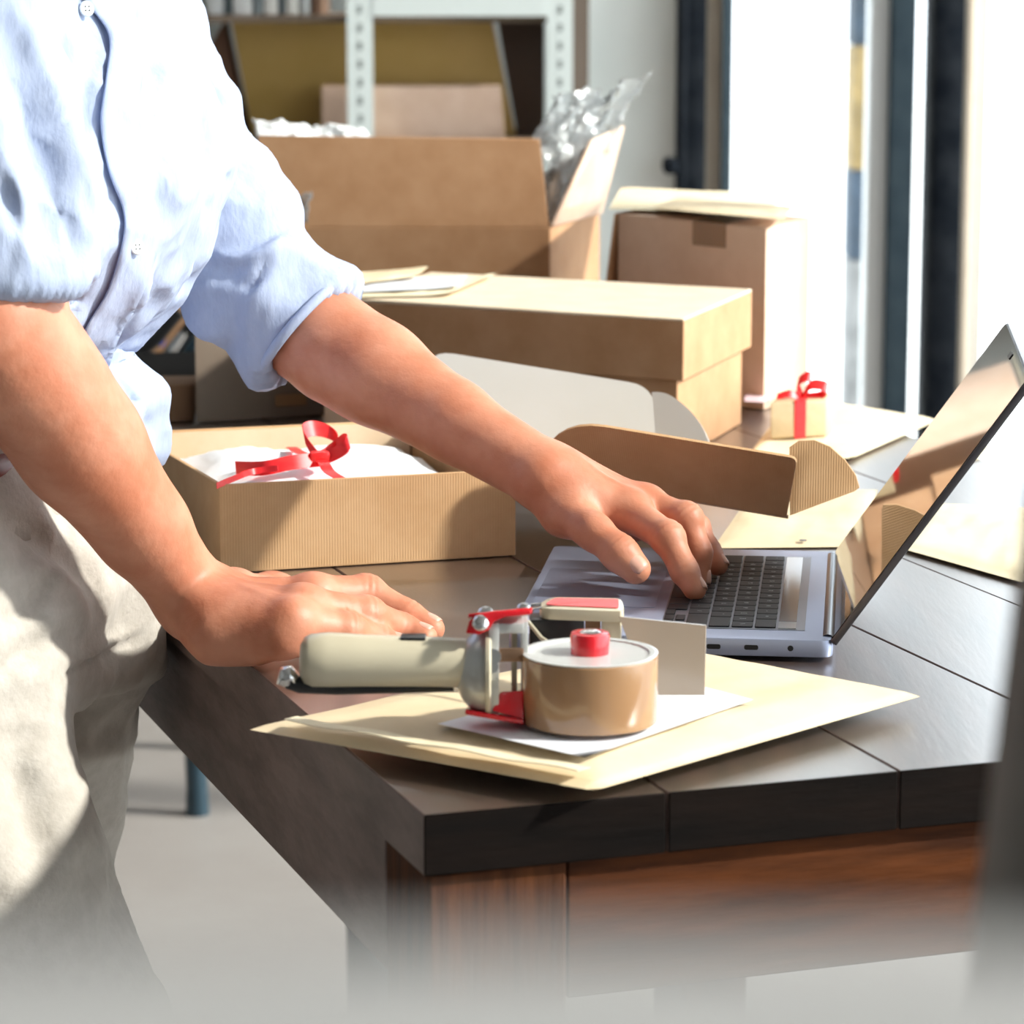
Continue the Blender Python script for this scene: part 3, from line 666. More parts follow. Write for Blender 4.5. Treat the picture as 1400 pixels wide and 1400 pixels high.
MB().lathe(Cc, [(.0062, .0480), (.0062, .0500), (.004, .0510), (.001, .0512)], 20).build('knob_screw', STEEL, gun, auto=40)
def G(px, py, dy=0.0): return D(px, py, yg + dy)
# handle
hp = [G(411, 903), G(416, 903), G(426, 903), G(450, 902), G(500, 903), G(560, 904), G(610, 905), G(645, 907)]
MB().tube(hp, [.009, .0128, .0148, .0153, .0146, .0142, .0140, .0138], 32, flat=None).build('handle', CREAMP, gun, smooth=True, auto=60)
MB().tube([G(404, 918), G(396, 924), G(392, 930), G(400, 936)], [.004, .007, .006, .003], 14).build('end_clip', STEEL, gun, smooth=True, auto=70)
MB().tube([G(392, 932), G(410, 936), G(460, 940), G(540, 940), G(620, 938)], [.004, .005, .0042, .0034, .0030], 12).build('lever', BLACKP, gun, smooth=True)
MB().fbox(G(455, 941), V(.02, 0, 0), V(0, .006, 0), V(0, 0, .0025)).build('lever_plate', STEEL, gun, bevel=.0004)
MB().box(G(565, 871), (.014, .012, .002)).build('thumb_rest', BLACKP, gun, bevel=.0008)
# shield between handle and frame
shl = MB(); cs = G(667, 918); pr = []
for k in range(13):
    w = math.pi / 2 * k / 12; pr.append((max(.0005, math.sin(w)), -math.cos(w)))
vv = []; ffs = []; SG = 36
for r, h in pr:
    for k in range(SG):
        w = 2 * math.pi * k / SG; vv.append(cs + V(h * .0185, r * .021 * math.cos(w), r * .0240 * math.sin(w)))
for i in range(len(pr) - 1):
    for k in range(SG): ffs.append((i * SG + k, i * SG + (k + 1) % SG, (i + 1) * SG + (k + 1) % SG, (i + 1) * SG + k))
ffs.append(tuple((len(pr) - 1) * SG + k for k in range(SG)))
shl.add(vv, ffs); shl.build('guard', GREYP, gun, smooth=True, auto=60)
MB().lathe(cs, [(.021, -.0015), (.0245, -.001), (.0250, .001), (.0235, .002)], 40, ax=V(1, 0, 0)).build('guard_rim', CREAMP, gun, auto=40)
# metal frame plates between guard and roll
def plate(name, outl, dy, th, m, rad=0.002, bevel=.0005):
    pts = [G(px, py, dy) for px, py in outl]
    return MB().prism(pts, V(0, th, 0)).build(name, m, gun, bevel=bevel, seg=2, auto=35)
plate('frame_plate', [(668, 855), (682, 852), (682, 978), (668, 972)], -.012, .026, GREYP)
plate('frame_bar', [(682, 853), (716, 852), (716, 866), (682, 866)], -.010, .020, GREYP)
plate('frame_strut', [(699, 862), (707, 862), (707, 955), (699, 955)], .006, .004, CREAMP)
plate('frame_bar', [(680, 887), (716, 887), (716, 905), (680, 905)], -.006, .004, mat('bronze_strip', (.22, .13, .08), .35, metal=.6))
MB().tube([G(674, 898, -.013), G(674, 898, -.017)], .0045, 14).build('screw', STEEL, gun, smooth=True, auto=40)
MB().tube([G(674, 912, -.013), G(674, 912, -.017)], .0032, 14).build('screw', STEEL, gun, smooth=True, auto=40)
plate('frame_plate', [(712, 850), (722, 850), (722, 985), (712, 985)], -.004, .018, GREYP)
# red arm above, red shoe below
ra = [(637, 866), (641, 850), (652, 840), (675, 836), (724, 833), (728, 838), (724, 841), (690, 844), (676, 850), (668, 862), (655, 868)]
plate('red_arm', ra, -.014, .003, REDP, bevel=.0006)
MB().hexa([G(640, 845, -.013), G(728, 836, -.013), G(728, 836, .012), G(640, 845, .012)], [p + V(0, 0, .0016) for p in (G(640, 843, -.013), G(728, 834, -.013), G(728, 834, .012), G(640, 843, .012))]).build('red_arm_top', REDP, gun, bevel=.0005)
for px, py, r in ((664, 841, .0048), (657, 852, .0046), (716, 834, .0040)):
    MB().lathe(G(px, py, -.0165 if py > 845 else -.006), [(r, 0), (r, .0012), (r * .6, .0024), (.0004, .0027)], 20, ax=V(0, -1, .7)).build('rivet', STEEL, gun, auto=60)
MB().hexa([G(636, 977, -.016), G(716, 991, -.016), G(716, 985, .012), G(640, 972, .012)], [G(636, 970, -.016), G(716, 984, -.016), G(716, 978, .012), G(640, 965, .012)]).build('red_shoe', REDP, gun, bevel=.0006)
MB().hexa([G(672, 972, -.014), G(716, 984, -.014), G(716, 978, .010), G(676, 968, .010)], [G(684, 946, -.008), G(716, 944, -.008), G(716, 944, .008), G(686, 945, .008)]).build('red_wedge', REDP, gun, bevel=.0010)
# hood over the cutter, black brush block, smoothing flap
dh = .046
hood = [(736, 826), (741, 820), (756, 817), (845, 819), (853, 823), (853, 833), (850, 838), (760, 834), (742, 832)]
ht = []
def HT(px, py, z): return T(px, py, z)
zh = .071
ho = rounded([(px, py) for px, py in ((734, 828), (752, 816), (850, 818), (854, 836), (748, 832))], [8, 12, 8, 6, 8], 4)
MB().prism([HT(p.x, p.y, zh) for p in ho], V(0, 0, -.0065)).build('hood', CREAMP, gun, bevel=.0016, auto=40)
hi = rounded([(745, 827), (758, 818), (846, 820), (846, 832), (752, 828)], [5, 8, 3, 3, 5], 4)
MB().prism([HT(p.x, p.y, zh + .0002) for p in hi], V(0, 0, .0005)).build('hood_inlay', REDC, gun)
hy = HT(850, 830, zh).y
zb_ = D(835, 890, hy).z
MB().prism([V(p.x, p.y, TZ + zh - .006) for p in (HT(822, 834, zh), HT(850, 835, zh), HT(850, 822, zh), HT(826, 822, zh))], V(0, 0, zb_ - TZ - zh + .006)).build('hood_post', CREAMP, gun, bevel=.002, auto=40)
MB().prism([V(p.x, p.y, TZ + zh - .006) for p in (HT(800, 832, zh), HT(821, 833, zh), HT(821, 824, zh), HT(800, 824, zh))], V(0, 0, zb_ - TZ - zh + .006)).build('frame_bar', mat('bronze_strip', (0, 0, 0)), gun)
MB().hexa([V(p.x, p.y, zb_ - .004) for p in (HT(724, 832, zh), HT(799, 832, zh), HT(799, 822, zh), HT(724, 822, zh))], [V(p.x, p.y, TZ + zh - .0068) for p in (HT(724, 832, zh), HT(799, 832, zh), HT(799, 822, zh), HT(724, 822, zh))]).build('brush_block', BLACKP, gun, bevel=.001)
MB().tube([D(723, 838, hy), D(728, 829, hy), D(740, 828, hy)], .002, 10).build('spring', STEEL, gun, smooth=True)
MB().tube([D(722, 850, hy - .005), D(740, 872, hy - .02), D(760, 885, hy - .03)], .0012, 8, ).build('cutter_guard', CREAMP, gun, smooth=True)
fy = hy - .012
MB().prism([D(846, 843, fy), D(889, 955, fy), D(963, 957, fy), D(965, 855, fy)], V(.0004, .0012, 0)).build('smoothing_flap', TAPEF, gun, auto=30)
MB().fbox(V(Cc.x - .036, yg - .004, TZ + ZG), V(.072, 0, 0), V(0, .03, 0), V(0, 0, .0018)).build('base_plate', GREYP, gun, bevel=.0005)

# ================================================================ shelf with cartons at the back wall
YS = 5.5
def zs(py, y=YS): return D(700, py, y).z
def xs(px, y=YS): return D(px, 100, y).x
sh = empty('storage_rack', V((xs(475) + xs(783)) / 2, YS + .2, 0), 'pale grey slotted steel storage rack against the back wall', 'shelf')
def upr(px0, px1, y, nm='upright'):
    x0, x1 = xs(px0, y), xs(px1, y)
    mb = MB().fbox(V(x0, y, 0), V(x1 - x0, 0, 0), V(0, .002, 0), V(0, 0, 2.1)); mb.fbox(V(x0, y + .002, 0), V(.002, 0, 0), V(0, .036, 0), V(0, 0, 2.1))
    u = mb.build(nm, STEELG, sh)
    sb = MB(); z = .06; xm = (x0 + x1) / 2
    while z < 2.05:
        sb.fbox(V(xm - .004, y - .0006, z), V(.008, 0, 0), V(0, .0006, 0), V(0, 0, .014)); z += .032
    s = sb.build('slots', BLACKP if False else mat('slot_shadow', (.25, .28, .27), .8), u); s['kind'] = 'stuff'
    return u
upr(475, 510, YS); upr(748, 783, YS); upr(475, 510, YS + .4); upr(748, 783, YS + .4); upr(20, 52, YS + .4); upr(20, 55, YS)
zb1 = zs(22); zb2 = zs(192); xl_ = xs(22, YS)
for z in (.12, .45, zb2, zb1, 1.62, 2.0):
    MB().fbox(V(xl_, YS + .03, z - .012), V(xs(783) - xl_, 0, 0), V(0, .38, 0), V(0, 0, .012)).build('shelf_board', mat('board_brown', (.16, .115, .08), .8), sh)
MB().fbox(V(xs(510), YS - .001, zb1), V(xs(748) - xs(510), 0, 0), V(0, .004, 0), V(0, 0, .045)).build('beam', STEELG, sh)
MB().fbox(V(xs(510), YS - .001, .11), V(xs(748) - xs(510), 0, 0), V(0, .004, 0), V(0, 0, .045)).build('beam', STEELG, sh)
# on the rack
ya = YS + .17
def card_poly(name, pts, y, dpt, m, label):
    P = [D(px, py, y) for px, py in pts]
    o = MB().prism(P, V(0, dpt, 0)).build(name, m, None, bevel=.002); tag(o, label, 'box'); return o
card_poly('carton', [(346, 190.5), (316, 27), (672, 27), (706, 190.5)], ya, .14, CARD_Y, 'large ochre carton leaning with slanted sides inside the storage rack')
card_poly('carton', [(440, 190.5), (440, 118), (684, 118), (690, 190.5)], YS + .05, .09, CARD_P, 'low pinkish carton in front of the large ochre one on the rack')
card_poly('board', [(708, 190.5), (680, 27), (744, 27), (744, 190.5)], ya + .02, .1, DARKW, 'dark brown folded board standing at the right end of the rack')
card_poly('board', [(288, 190.5), (288, 60), (306, 30), (342, 190.5)], ya + .03, .08, mat('reddish_brown_board', (.20, .10, .06), .7), 'reddish brown board standing left of the ochre carton on the rack')
o = MB().fbox(V(xs(784), YS + .06, 0), V(xs(806) - xs(784), 0, 0), V(0, .3, 0), V(0, 0, zs(-40))).build('board', mat('umber_panel', (.15, .11, .085), .7), None); tag(o, 'tall umber board standing on the floor against the rack upright', 'board')
bc = [(.80, .82, .82), (.10, .13, .14), (.88, .90, .90), (.25, .30, .32), (.85, .86, .84), (.12, .15, .17), (.78, .80, .78), (.55, .60, .62), (.20, .12, .08)]
bn = ['white', 'charcoal', 'bright white', 'slate', 'off-white', 'near-black', 'pale grey', 'mid grey', 'brown']
x = xs(286, ya)
for i in range(9):
    w = [.030, .014, .036, .018, .026, .012, .024, .020, .022][i]
    b = empty('binder', V(x + w / 2, ya + .1, zb1), '%s ring binder standing on the upper board of the rack, %s' % (bn[i], ['leftmost', 'second from left', 'third from left', 'fourth from left', 'in the middle', 'sixth from left', 'seventh from left', 'eighth from left', 'rightmost'][i]), 'binder', 'binders on the rack')
    MB().fbox(V(x + .001, ya - .02, zb1), V(w - .002, 0, 0), V(0, .24, 0), V(0, 0, .30)).build('cover', mat('binder_%s' % bn[i].replace(' ', '_'), bc[i], .5), b, bevel=.002)
    MB().fbox(V(x + .005, ya - .0206, zb1 + .12), V(w - .010, 0, 0), V(0, .0006, 0), V(0, 0, .1)).build('spine_label', LABELP, b)
    x += w + .001

# ================================================================ office chair behind the bench
cp = T(270, 1113, -TZ); cc = cp + V(-.21, .20, 0)
ch = empty('armchair', V(cc.x, cc.y, 0), 'dark blue and black chair with slanting arm bars behind the workbench', 'chair')
NAVY = mat('petrol_blue_plastic', (.018, .045, .065), .35); BLUE = mat('royal_blue_fabric', (.01, .06, .55), .6)
for sx, sy in ((1, -1), (1, 1), (-1, -1), (-1, 1)):
    lx, ly = cp.x - .21 + .21 * sx, cp.y + .2 + .2 * sy
    MB().tube([V(lx, ly, 0), V(lx, ly, .04), V(lx - .01 * sx, ly, .46)], [.019, .017, .015], 14).build('leg', NAVY, ch, smooth=True, auto=50)
MB().box(V(cc.x, cc.y, .47), (.46, .46, .07), R(20)).build('seat', NAVY, ch, bevel=.025)
yc = cc.y - .02
MB().tube([D(150, 640, yc), D(205, 565, yc), D(245, 510, yc), D(290, 452, yc)], .019, 14).build('armrest_post', NAVY, ch, smooth=True)
MB().tube([D(160, 520, yc + .05), D(185, 488, yc + .05), D(215, 462, yc + .05), D(245, 425, yc + .05)], .012, 12).build('armrest_post', BLACKP, ch, smooth=True)
MB().box(D(226, 448, yc + .06), (.016, .02, .06), 0, 0, R(25)).build('lever', BLUE, ch, bevel=.003)
MB().tube([D(222, 498, yc - .03), D(240, 472, yc - .03), D(252, 455, yc - .03)], [.005, .0075, .006], 12).build('chrome_rod', STEEL, ch, smooth=True)
MB().tube([D(210, 520, yc), D(235, 480, yc + .02), D(262, 445, yc + .02)], .012, 12).build('back_bracket', BLACKP, ch, smooth=True)
MB().box(V(cc.x - .20, cc.y, .80), (.07, .42, .50), R(20), 0, R(-10)).build('backrest', NAVY, ch, bevel=.03)
o = MB().fbox(V(D(60, 500, 5.6).x, 5.6, .4505), V(.34, 0, 0), V(0, .26, 0), V(0, 0, .36)).build('carton', CARD_B, None, bevel=.002); tag(o, 'brown carton low on the rack, seen just behind the slanting chair bars', 'box')

# ================================================================ foreground: grey post and the counter the camera looks over
yp = .74
pa, pb_ = D(1412, 560, yp), D(1334, 1200, yp); pd = (pa - pb_).normalized(); pz = pb_ - pd * ((pb_.z - 0) / pd.z)
o = MB().prism([pz, pz + V(.10, 0, 0), pz + V(.10, -.06, 0), pz + V(0, -.06, 0)], pd * 1.9).build('post', mat('grey_post_paint', (.13, .115, .10), .6), None, bevel=.004); tag(o, 'dark grey post leaning at the right edge, close to the camera and blurred', 'post')
yk = .17
kz = D(700, 1266, yk).z
ct = empty('counter', V(0, -.15, 0), 'pale grey counter right in front of the camera, far out of focus', 'counter')
MB().fbox(V(-.9, -.45, kz - .03), V(1.6, 0, 0), V(0, .45 + yk, 0), V(0, 0, .03)).build('countertop', mat('pale_grey_counter', (.30, .295, .29), .7), ct, bevel=.004)
MB().fbox(V(-.86, -.42, 0), V(1.52, 0, 0), V(0, .38 + yk, 0), V(0, 0, kz - .031)).build('counter_front', mat('pale_grey_counter', (0, 0, 0)), ct)
# ================================================================ the person
import openvdb
from mathutils.bvhtree import BVHTree
class Field:
    """signed distance grid joined with smooth unions, turned into one continuous surface"""
    def __init__(s, lo, hi, h):
        s.lo = np.array(lo, np.float32); s.h = h
        n = np.ceil((np.array(hi) - s.lo) / h).astype(int) + 1
        s.n = n; s.A = np.full(n, .06, np.float32)
    def box(s, lo, hi):
        a = np.clip(np.floor((np.array(lo) - s.lo) / s.h).astype(int), 0, s.n); b = np.clip(np.ceil((np.array(hi) - s.lo) / s.h).astype(int) + 1, 0, s.n)
        if (b <= a).any(): return None, None
        X = [((np.arange(a[i], b[i]) * s.h) + s.lo[i]).astype(np.float32).reshape([-1 if j == i else 1 for j in range(3)]) for i in range(3)]
        return tuple(slice(a[i], b[i]) for i in range(3)), X
    def put(s, sl, d, k, sub=False):
        a = s.A[sl]
        if sub: d = -d; h = np.clip(.5 - .5 * (a - d) / k, 0, 1); s.A[sl] = a * (1 - h) + d * h + k * h * (1 - h)
        else: h = np.clip(.5 + .5 * (d - a) / k, 0, 1); s.A[sl] = d * (1 - h) + a * h - k * h * (1 - h)
    def cap(s, p, q, ra, rb, k=.008, flat=None, sub=False):
        p = np.array(p, np.float32); q = np.array(q, np.float32); m = max(ra, rb) * (1.5 if flat else 1) + .03 + k
        sl, X = s.box(np.minimum(p, q) - m, np.maximum(p, q) + m)
        if sl is None: return s
        v = q - p; L2 = float(v @ v) + 1e-12
        w = [X[i] - p[i] for i in range(3)]
        t = np.clip((w[0] * v[0] + w[1] * v[1] + w[2] * v[2]) / L2, 0, 1)
        dx = [w[i] - t * v[i] for i in range(3)]
        d2 = dx[0] ** 2 + dx[1] ** 2 + dx[2] ** 2
        if flat:
            n = np.array(flat[0], np.float32); n /= np.linalg.norm(n); g = dx[0] * n[0] + dx[1] * n[1] + dx[2] * n[2]
            d2 = d2 + (flat[1] ** 2 - 1) * g ** 2
        s.put(sl, np.sqrt(d2) - (ra + (rb - ra) * t), k, sub); return s
    def chain(s, pts, rad, k=.008, flat=None):
        for i in range(len(pts) - 1): s.cap(pts[i], pts[i + 1], rad[i], rad[i + 1], k, flat)
        return s
    def ell(s, c, r, M=None, k=.01, sub=False):
        c = np.array(c, np.float32); m = max(r) + .03 + k
        sl, X = s.box(c - m, c + m)
        if sl is None: return s
        w = [X[i] - c[i] for i in range(3)]
        if M is None: e = w
        else: e = [w[0] * M[i][0] + w[1] * M[i][1] + w[2] * M[i][2] for i in range(3)]
        q = np.sqrt((e[0] / r[0]) ** 2 + (e[1] / r[1]) ** 2 + (e[2] / r[2]) ** 2)
        s.put(sl, (q - 1) * min(r), k, sub); return s
    def stack(s, secs, yaw, k=.01):
        """secs: (z, cx, cy, half depth, half width) from top to bottom"""
        secs = sorted(secs); Z = np.array([a[0] for a in secs])
        lo = [min(a[1] - .32 for a in secs), min(a[2] - .32 for a in secs), Z[0] - .03]; hi = [max(a[1] + .32 for a in secs), max(a[2] + .32 for a in secs), Z[-1] + .03]
        sl, X = s.box(lo, hi)
        if sl is None: return s
        I = lambda j: np.interp(X[2], Z, [a[j] for a in secs]).astype(np.float32)
        cx, cy, a, b = I(1), I(2), I(3), I(4); c, sn = math.cos(yaw), math.sin(yaw)
        u = (X[0] - cx) * c + (X[1] - cy) * sn; v = -(X[0] - cx) * sn + (X[1] - cy) * c
        d = ((np.abs(u / a) ** 2.3 + np.abs(v / b) ** 2.3) ** (1 / 2.3) - 1) * np.minimum(a, b)
        dz = np.maximum(Z[0] - X[2], X[2] - Z[-1]) ; d = np.maximum(d, dz)
        s.put(sl, d.astype(np.float32), k); return s
    def plane_cut(s, p, n, k=.004):      # remove what lies on the side n points to
        p = np.array(p); n = np.array(n) / np.linalg.norm(n)
        X = [((np.arange(s.n[i]) * s.h) + s.lo[i]).reshape([-1 if j == i else 1 for j in range(3)]) for i in range(3)]
        d = ((X[0] - p[0]) * n[0] + (X[1] - p[1]) * n[1] + (X[2] - p[2]) * n[2]).astype(np.float32)
        s.A = np.maximum(s.A, d); return s
    def surface(s):
        g = openvdb.FloatGrid(.06); g.copyFromArray(np.ascontiguousarray(s.A))
        pts, quads = g.convertToQuads(isovalue=0.0)
        return pts * s.h + s.lo, quads[:, ::-1]
def normals(P, Q):
    n = np.cross(P[Q[:, 2]] - P[Q[:, 0]], P[Q[:, 3]] - P[Q[:, 1]]); N = np.zeros_like(P)
    for i in range(4): np.add.at(N, Q[:, i], n)
    return N / (np.linalg.norm(N, axis=1, keepdims=True) + 1e-12)
def relax(P, Q, it=2, f=.5):
    E = np.concatenate([Q[:, [0, 1]], Q[:, [1, 2]], Q[:, [2, 3]], Q[:, [3, 0]]]); E = np.concatenate([E, E[:, ::-1]])
    c = np.bincount(E[:, 0], minlength=len(P))[:, None].astype(float)
    for _ in range(it):
        S = np.stack([np.bincount(E[:, 0], weights=P[E[:, 1], i], minlength=len(P)) for i in range(3)], 1)
        P = P + f * (S / np.maximum(c, 1) - P)
    return P
def outward(P, Q):
    c = P.mean(0); N = normals(P, Q)
    vol = np.einsum('ij,ij->', P[Q[:, 0]] - c, np.cross(P[Q[:, 1]] - c, P[Q[:, 2]] - c))
    return Q if vol > 0 else Q[:, ::-1]
def ridges(P, N, terms, mask=None):
    """cloth folds: ridged noise stretched along given directions (dir, across freq, along freq, amp, seed)"""
    d = np.zeros(len(P))
    for (dr, fa, fl, amp, seed) in terms:
        dr = Vector(dr).normalized(); a = dr.orthogonal().normalized(); b = dr.cross(a)
        A = P @ np.array([tuple(a * fa), tuple(b * fa), tuple(dr * fl)]).T
        for i in range(len(P)):
            x, y, z = A[i]; n = mnoise.noise(V(x + seed, y, z)); d[i] += amp * (1 - 2.4 * abs(n)) if amp > 0 else -amp * n
    if mask is not None: d *= mask
    return P + N * d[:, None]
def hits(bv, path, n=8):
    out = []
    for a, b, _ in bez([V(x, y, 0) for x, y in path], n):
        h = bv.ray_cast(V(0, 0, TZ + CH), ray(a, b).normalized())[0]
        if h is not None and (not out or (h - out[-1]).length < .06): out.append(h)
    return np.array([tuple(h) for h in out])
def sculpt(P, Q, folds):
    """press creases in and raise folds along lines lying on the cloth"""
    bv = BVHTree.FromPolygons([tuple(p) for p in P], Q.tolist()); N = normals(P, Q); d = np.zeros(len(P))
    for path, w, amp in folds:
        L = hits(bv, path)
        if len(L) < 3: continue
        lo, hi = L.min(0) - 3 * w, L.max(0) + 3 * w; idx = np.where(((P > lo) & (P < hi)).all(1))[0]
        if not len(idx): continue
        S_ = P[idx]; best = np.full(len(idx), 9.0); pos = np.zeros(len(idx))
        for i in range(len(L) - 1):
            v = L[i + 1] - L[i]; t = np.clip((S_ - L[i]) @ v / (v @ v + 1e-12), 0, 1); ds = np.linalg.norm(S_ - L[i] - t[:, None] * v, axis=1)
            m = ds < best; best[m] = ds[m]; pos[m] = (i + t[m]) / (len(L) - 1)
        d[idx] += amp * np.exp(-(best / w) ** 2) * np.sin(np.pi * np.clip(pos * .94 + .03, 0, 1)) ** .6
    return P + N * d[:, None]
nv = lambda *a: np.array(a, float)
PB = V(-.37, 2.02, 0)
person = empty('person', PB, 'person in a pale blue shirt and beige trousers leaning over the workbench, one hand typing', 'person')
SKIN = mat('skin', (.47, .165, .088), .5, col2=(.57, .245, .15), nscale=26, detail=3, spec=.35, sss=.12, bump=.0005, bscale=140)
NAIL = mat('nail', (.66, .36, .27), .38, spec=.4)
# ---------- skin: arms and hands
def creases(P, N, L):
    for (c, ax, wid, dep, ln) in L:
        c = np.array(c); ax = np.array(ax, float); ax /= np.linalg.norm(ax); w = P - c
        near = np.abs(w).max(1) < .02
        t = w @ ax; r = np.linalg.norm(w - np.outer(t, ax), axis=1) if False else None
        P = P - N * (near * dep * np.exp(-(t / wid) ** 2))[:, None] * 1.0
    return P
WL = D(722, 640, 2.12)
EL = D(395, 432, 2.24)
left = {
 'index': [D(860, 700, 2.10), D(913, 735, 2.065), D(936, 781, 2.052), D(950, 806, 2.040)],
 'middle': [D(882, 692, 2.12), D(938, 709, 2.10), D(955, 756, 2.09), D(956, 790, 2.085)],
 'ring': [D(882, 698, 2.14), D(949, 722, 2.13), D(968, 754, 2.12), D(981, 773, 2.11)],
 'little': [D(870, 708, 2.155), D(910, 738, 2.16), D(935, 752, 2.16), D(950, 764, 2.16)],
}
frad = {'index': [.0128, .0108, .0092, .0078], 'middle': [.0128, .0108, .0092, .0078], 'ring': [.0122, .0102, .0088, .0074], 'little': [.0112, .0090, .0078, .0066]}
thL = [D(765, 690, 2.10), D(812, 727, 2.065), D(847, 756, 2.05), D(869, 778, 2.045)]
F = Field((-.215, 1.98, TZ + .005), (.165, 2.32, TZ + .26), .00135)
F.chain([EL + (EL - WL).normalized() * .03, EL, EL * .62 + WL * .38, EL * .3 + WL * .7, WL], [.040, .0400, .0350, .0272, .0225], .012)
F.cap(EL * .8 + WL * .2 + V(0, -.006, -.008), EL * .45 + WL * .55 + V(0, -.004, -.004), .030, .020, .02)
F.cap(WL * .8 + EL * .2, WL + (left['middle'][0] - WL) * .25, .021, .020, .015, flat=((0, .5, 1), 1.15))
for k, pts in left.items():
    s_ = WL + (pts[0] - WL) * .18 + V(0, {'index': -.012, 'middle': -.003, 'ring': .008, 'little': .016}[k], -.002)
    F.cap(s_, pts[0], .0165, .0135, .016)
F.cap(WL + V(.02, .0, -.006), left['ring'][0] + V(-.012, 0, -.008), .016, .012, .016)
for k, pts in left.items():
    r = frad[k]; F.chain(pts, r, .005)
    F.cap(pts[1], pts[1], r[1] * 1.06, r[1] * 1.06, .004)
    F.cap(pts[0] + V(0, 0, .001), pts[0] + V(0, 0, .001), r[0] * 1.05, r[0] * 1.05, .008)
F.chain([WL + V(.012, -.010, -.008), thL[0] + V(.004, -.004, -.004), thL[1], thL[2], thL[3]], [.019, .0165, .0114, .0108, .0104], .010)
F.cap(thL[0] + V(.01, 0, .004), left['index'][0] + V(-.022, .0, .000), .012, .009, .012)
F.cap(thL[2], thL[2], .0115, .0115, .004)
PL, QL = F.surface(); QL = outward(PL, QL); NL = normals(PL, QL)
def fold_list(fs, th):
    L = []
    for k, p in fs.items():
        for j, (w, dp) in ((1, (.0013, .00045)), (2, (.0011, .00030))):
            d = (p[j + 1] - p[j - 1]).normalized()
            for off in (-.0022, .0022): L.append((p[j] + d * off, d, w, dp, 0))
    d = (th[3] - th[1]).normalized()
    for off in (-.004, 0, .003): L.append((th[2] + d * off, d, .0012, .0004, 0))
    return L
def apply_folds(P, N, L):
    for (c, ax, wid, dep, _) in L:
        c = np.array(c); ax = np.array(ax); w = P - c; t = w @ ax
        m = (np.linalg.norm(w, axis=1) < .0165)
        P = P - N * (m * dep * np.exp(-(t / wid) ** 2) * np.clip(N[:, 2] * 1.2 + .2, 0, 1))[:, None]
    return P
PL = apply_folds(PL, NL, fold_list(left, thL))
def tendons(P, N, fs, W, amp=.0008):
    for k, p in fs.items():
        a = np.array(W + (p[0] - W) * .35); b = np.array(p[0]); v = b - a; L2 = v @ v
        w = P - a; t = np.clip(w @ v / L2, 0, 1); ds = np.linalg.norm(w - t[:, None] * v, axis=1)
        # distance measured sideways on the back of the hand
        lat = np.cross(v / math.sqrt(L2), [0, 0, 1]); lat /= np.linalg.norm(lat)
        g = (w - t[:, None] * v) @ lat
        P = P + N * (amp * np.exp(-(g / .0028) ** 2) * (ds < .026) * (N[:, 2] > .25) * np.sin(np.pi * np.clip(w @ v / L2, 0, 1)))[:, None]
    return P
PL = tendons(PL, normals(PL, QL), left, WL)
# right arm, hand flat on the bench
WR = T(268, 822, .032); ER = D(22, 492, 1.85)
right = {
 'index': [T(428, 816, .033), T(500, 812, .030), T(556, 842, .017), T(590, 860, .0100)],
 'middle': [T(415, 832, .035), T(500, 842, .026), T(548, 860, .013), T(580, 872, .0088)],
 'ring': [T(400, 850, .031), T(474, 864, .021), T(516, 876, .0115), T(545, 884, .0080)],
 'little': [T(384, 868, .023), T(440, 880, .0145), T(476, 888, .0090), T(498, 892, .0072)],
}
thR = [T(318, 815, .026), T(372, 812, .018), T(420, 810, .012), T(452, 810, .0098)]
G2 = Field((-.38, 1.74, TZ + .0008), (-.03, 2.05, TZ + .30), .00135)
G2.chain([ER + (ER - WR).normalized() * .03, ER, ER * .66 + WR * .34, ER * .32 + WR * .68, WR], [.043, .0415, .0375, .0290, .0235], .012)
G2.cap(ER * .85 + WR * .15 + V(.006, -.004, .0), ER * .45 + WR * .55, .033, .022, .02)
G2.cap(WR, T(300, 868, .019), .022, .0170, .018)
G2.cap(T(300, 868, .019), T(345, 876, .017), .0170, .0150, .016)
for k, pts in right.items():
    s_ = WR + (pts[0] - WR) * .22 + V(0, {'index': .010, 'middle': .002, 'ring': -.006, 'little': -.014}[k], -.004)
    G2.cap(s_, pts[0], .0175, .0130, .016)
for k, pts in right.items():
    r = [f_r * 1.12 for f_r in frad[k]]; G2.chain(pts, r, .005)
    G2.cap(pts[1], pts[1], r[1] * 1.07, r[1] * 1.07, .004)
    G2.cap(pts[0], pts[0], r[0] * 1.03, r[0] * 1.03, .008)
G2.chain([WR + V(.01, .008, 0), thR[0], thR[1], thR[2], thR[3]], [.018, .0165, .0130, .0110, .0092], .012)
PR, QR = G2.surface(); QR = outward(PR, QR); NR = normals(PR, QR)
PR = apply_folds(PR, NR, fold_list(right, thR)); PR = tendons(PR, normals(PR, QR), right, WR, .0007)
PR[:, 2] = np.maximum(PR[:, 2], TZ + .0006)
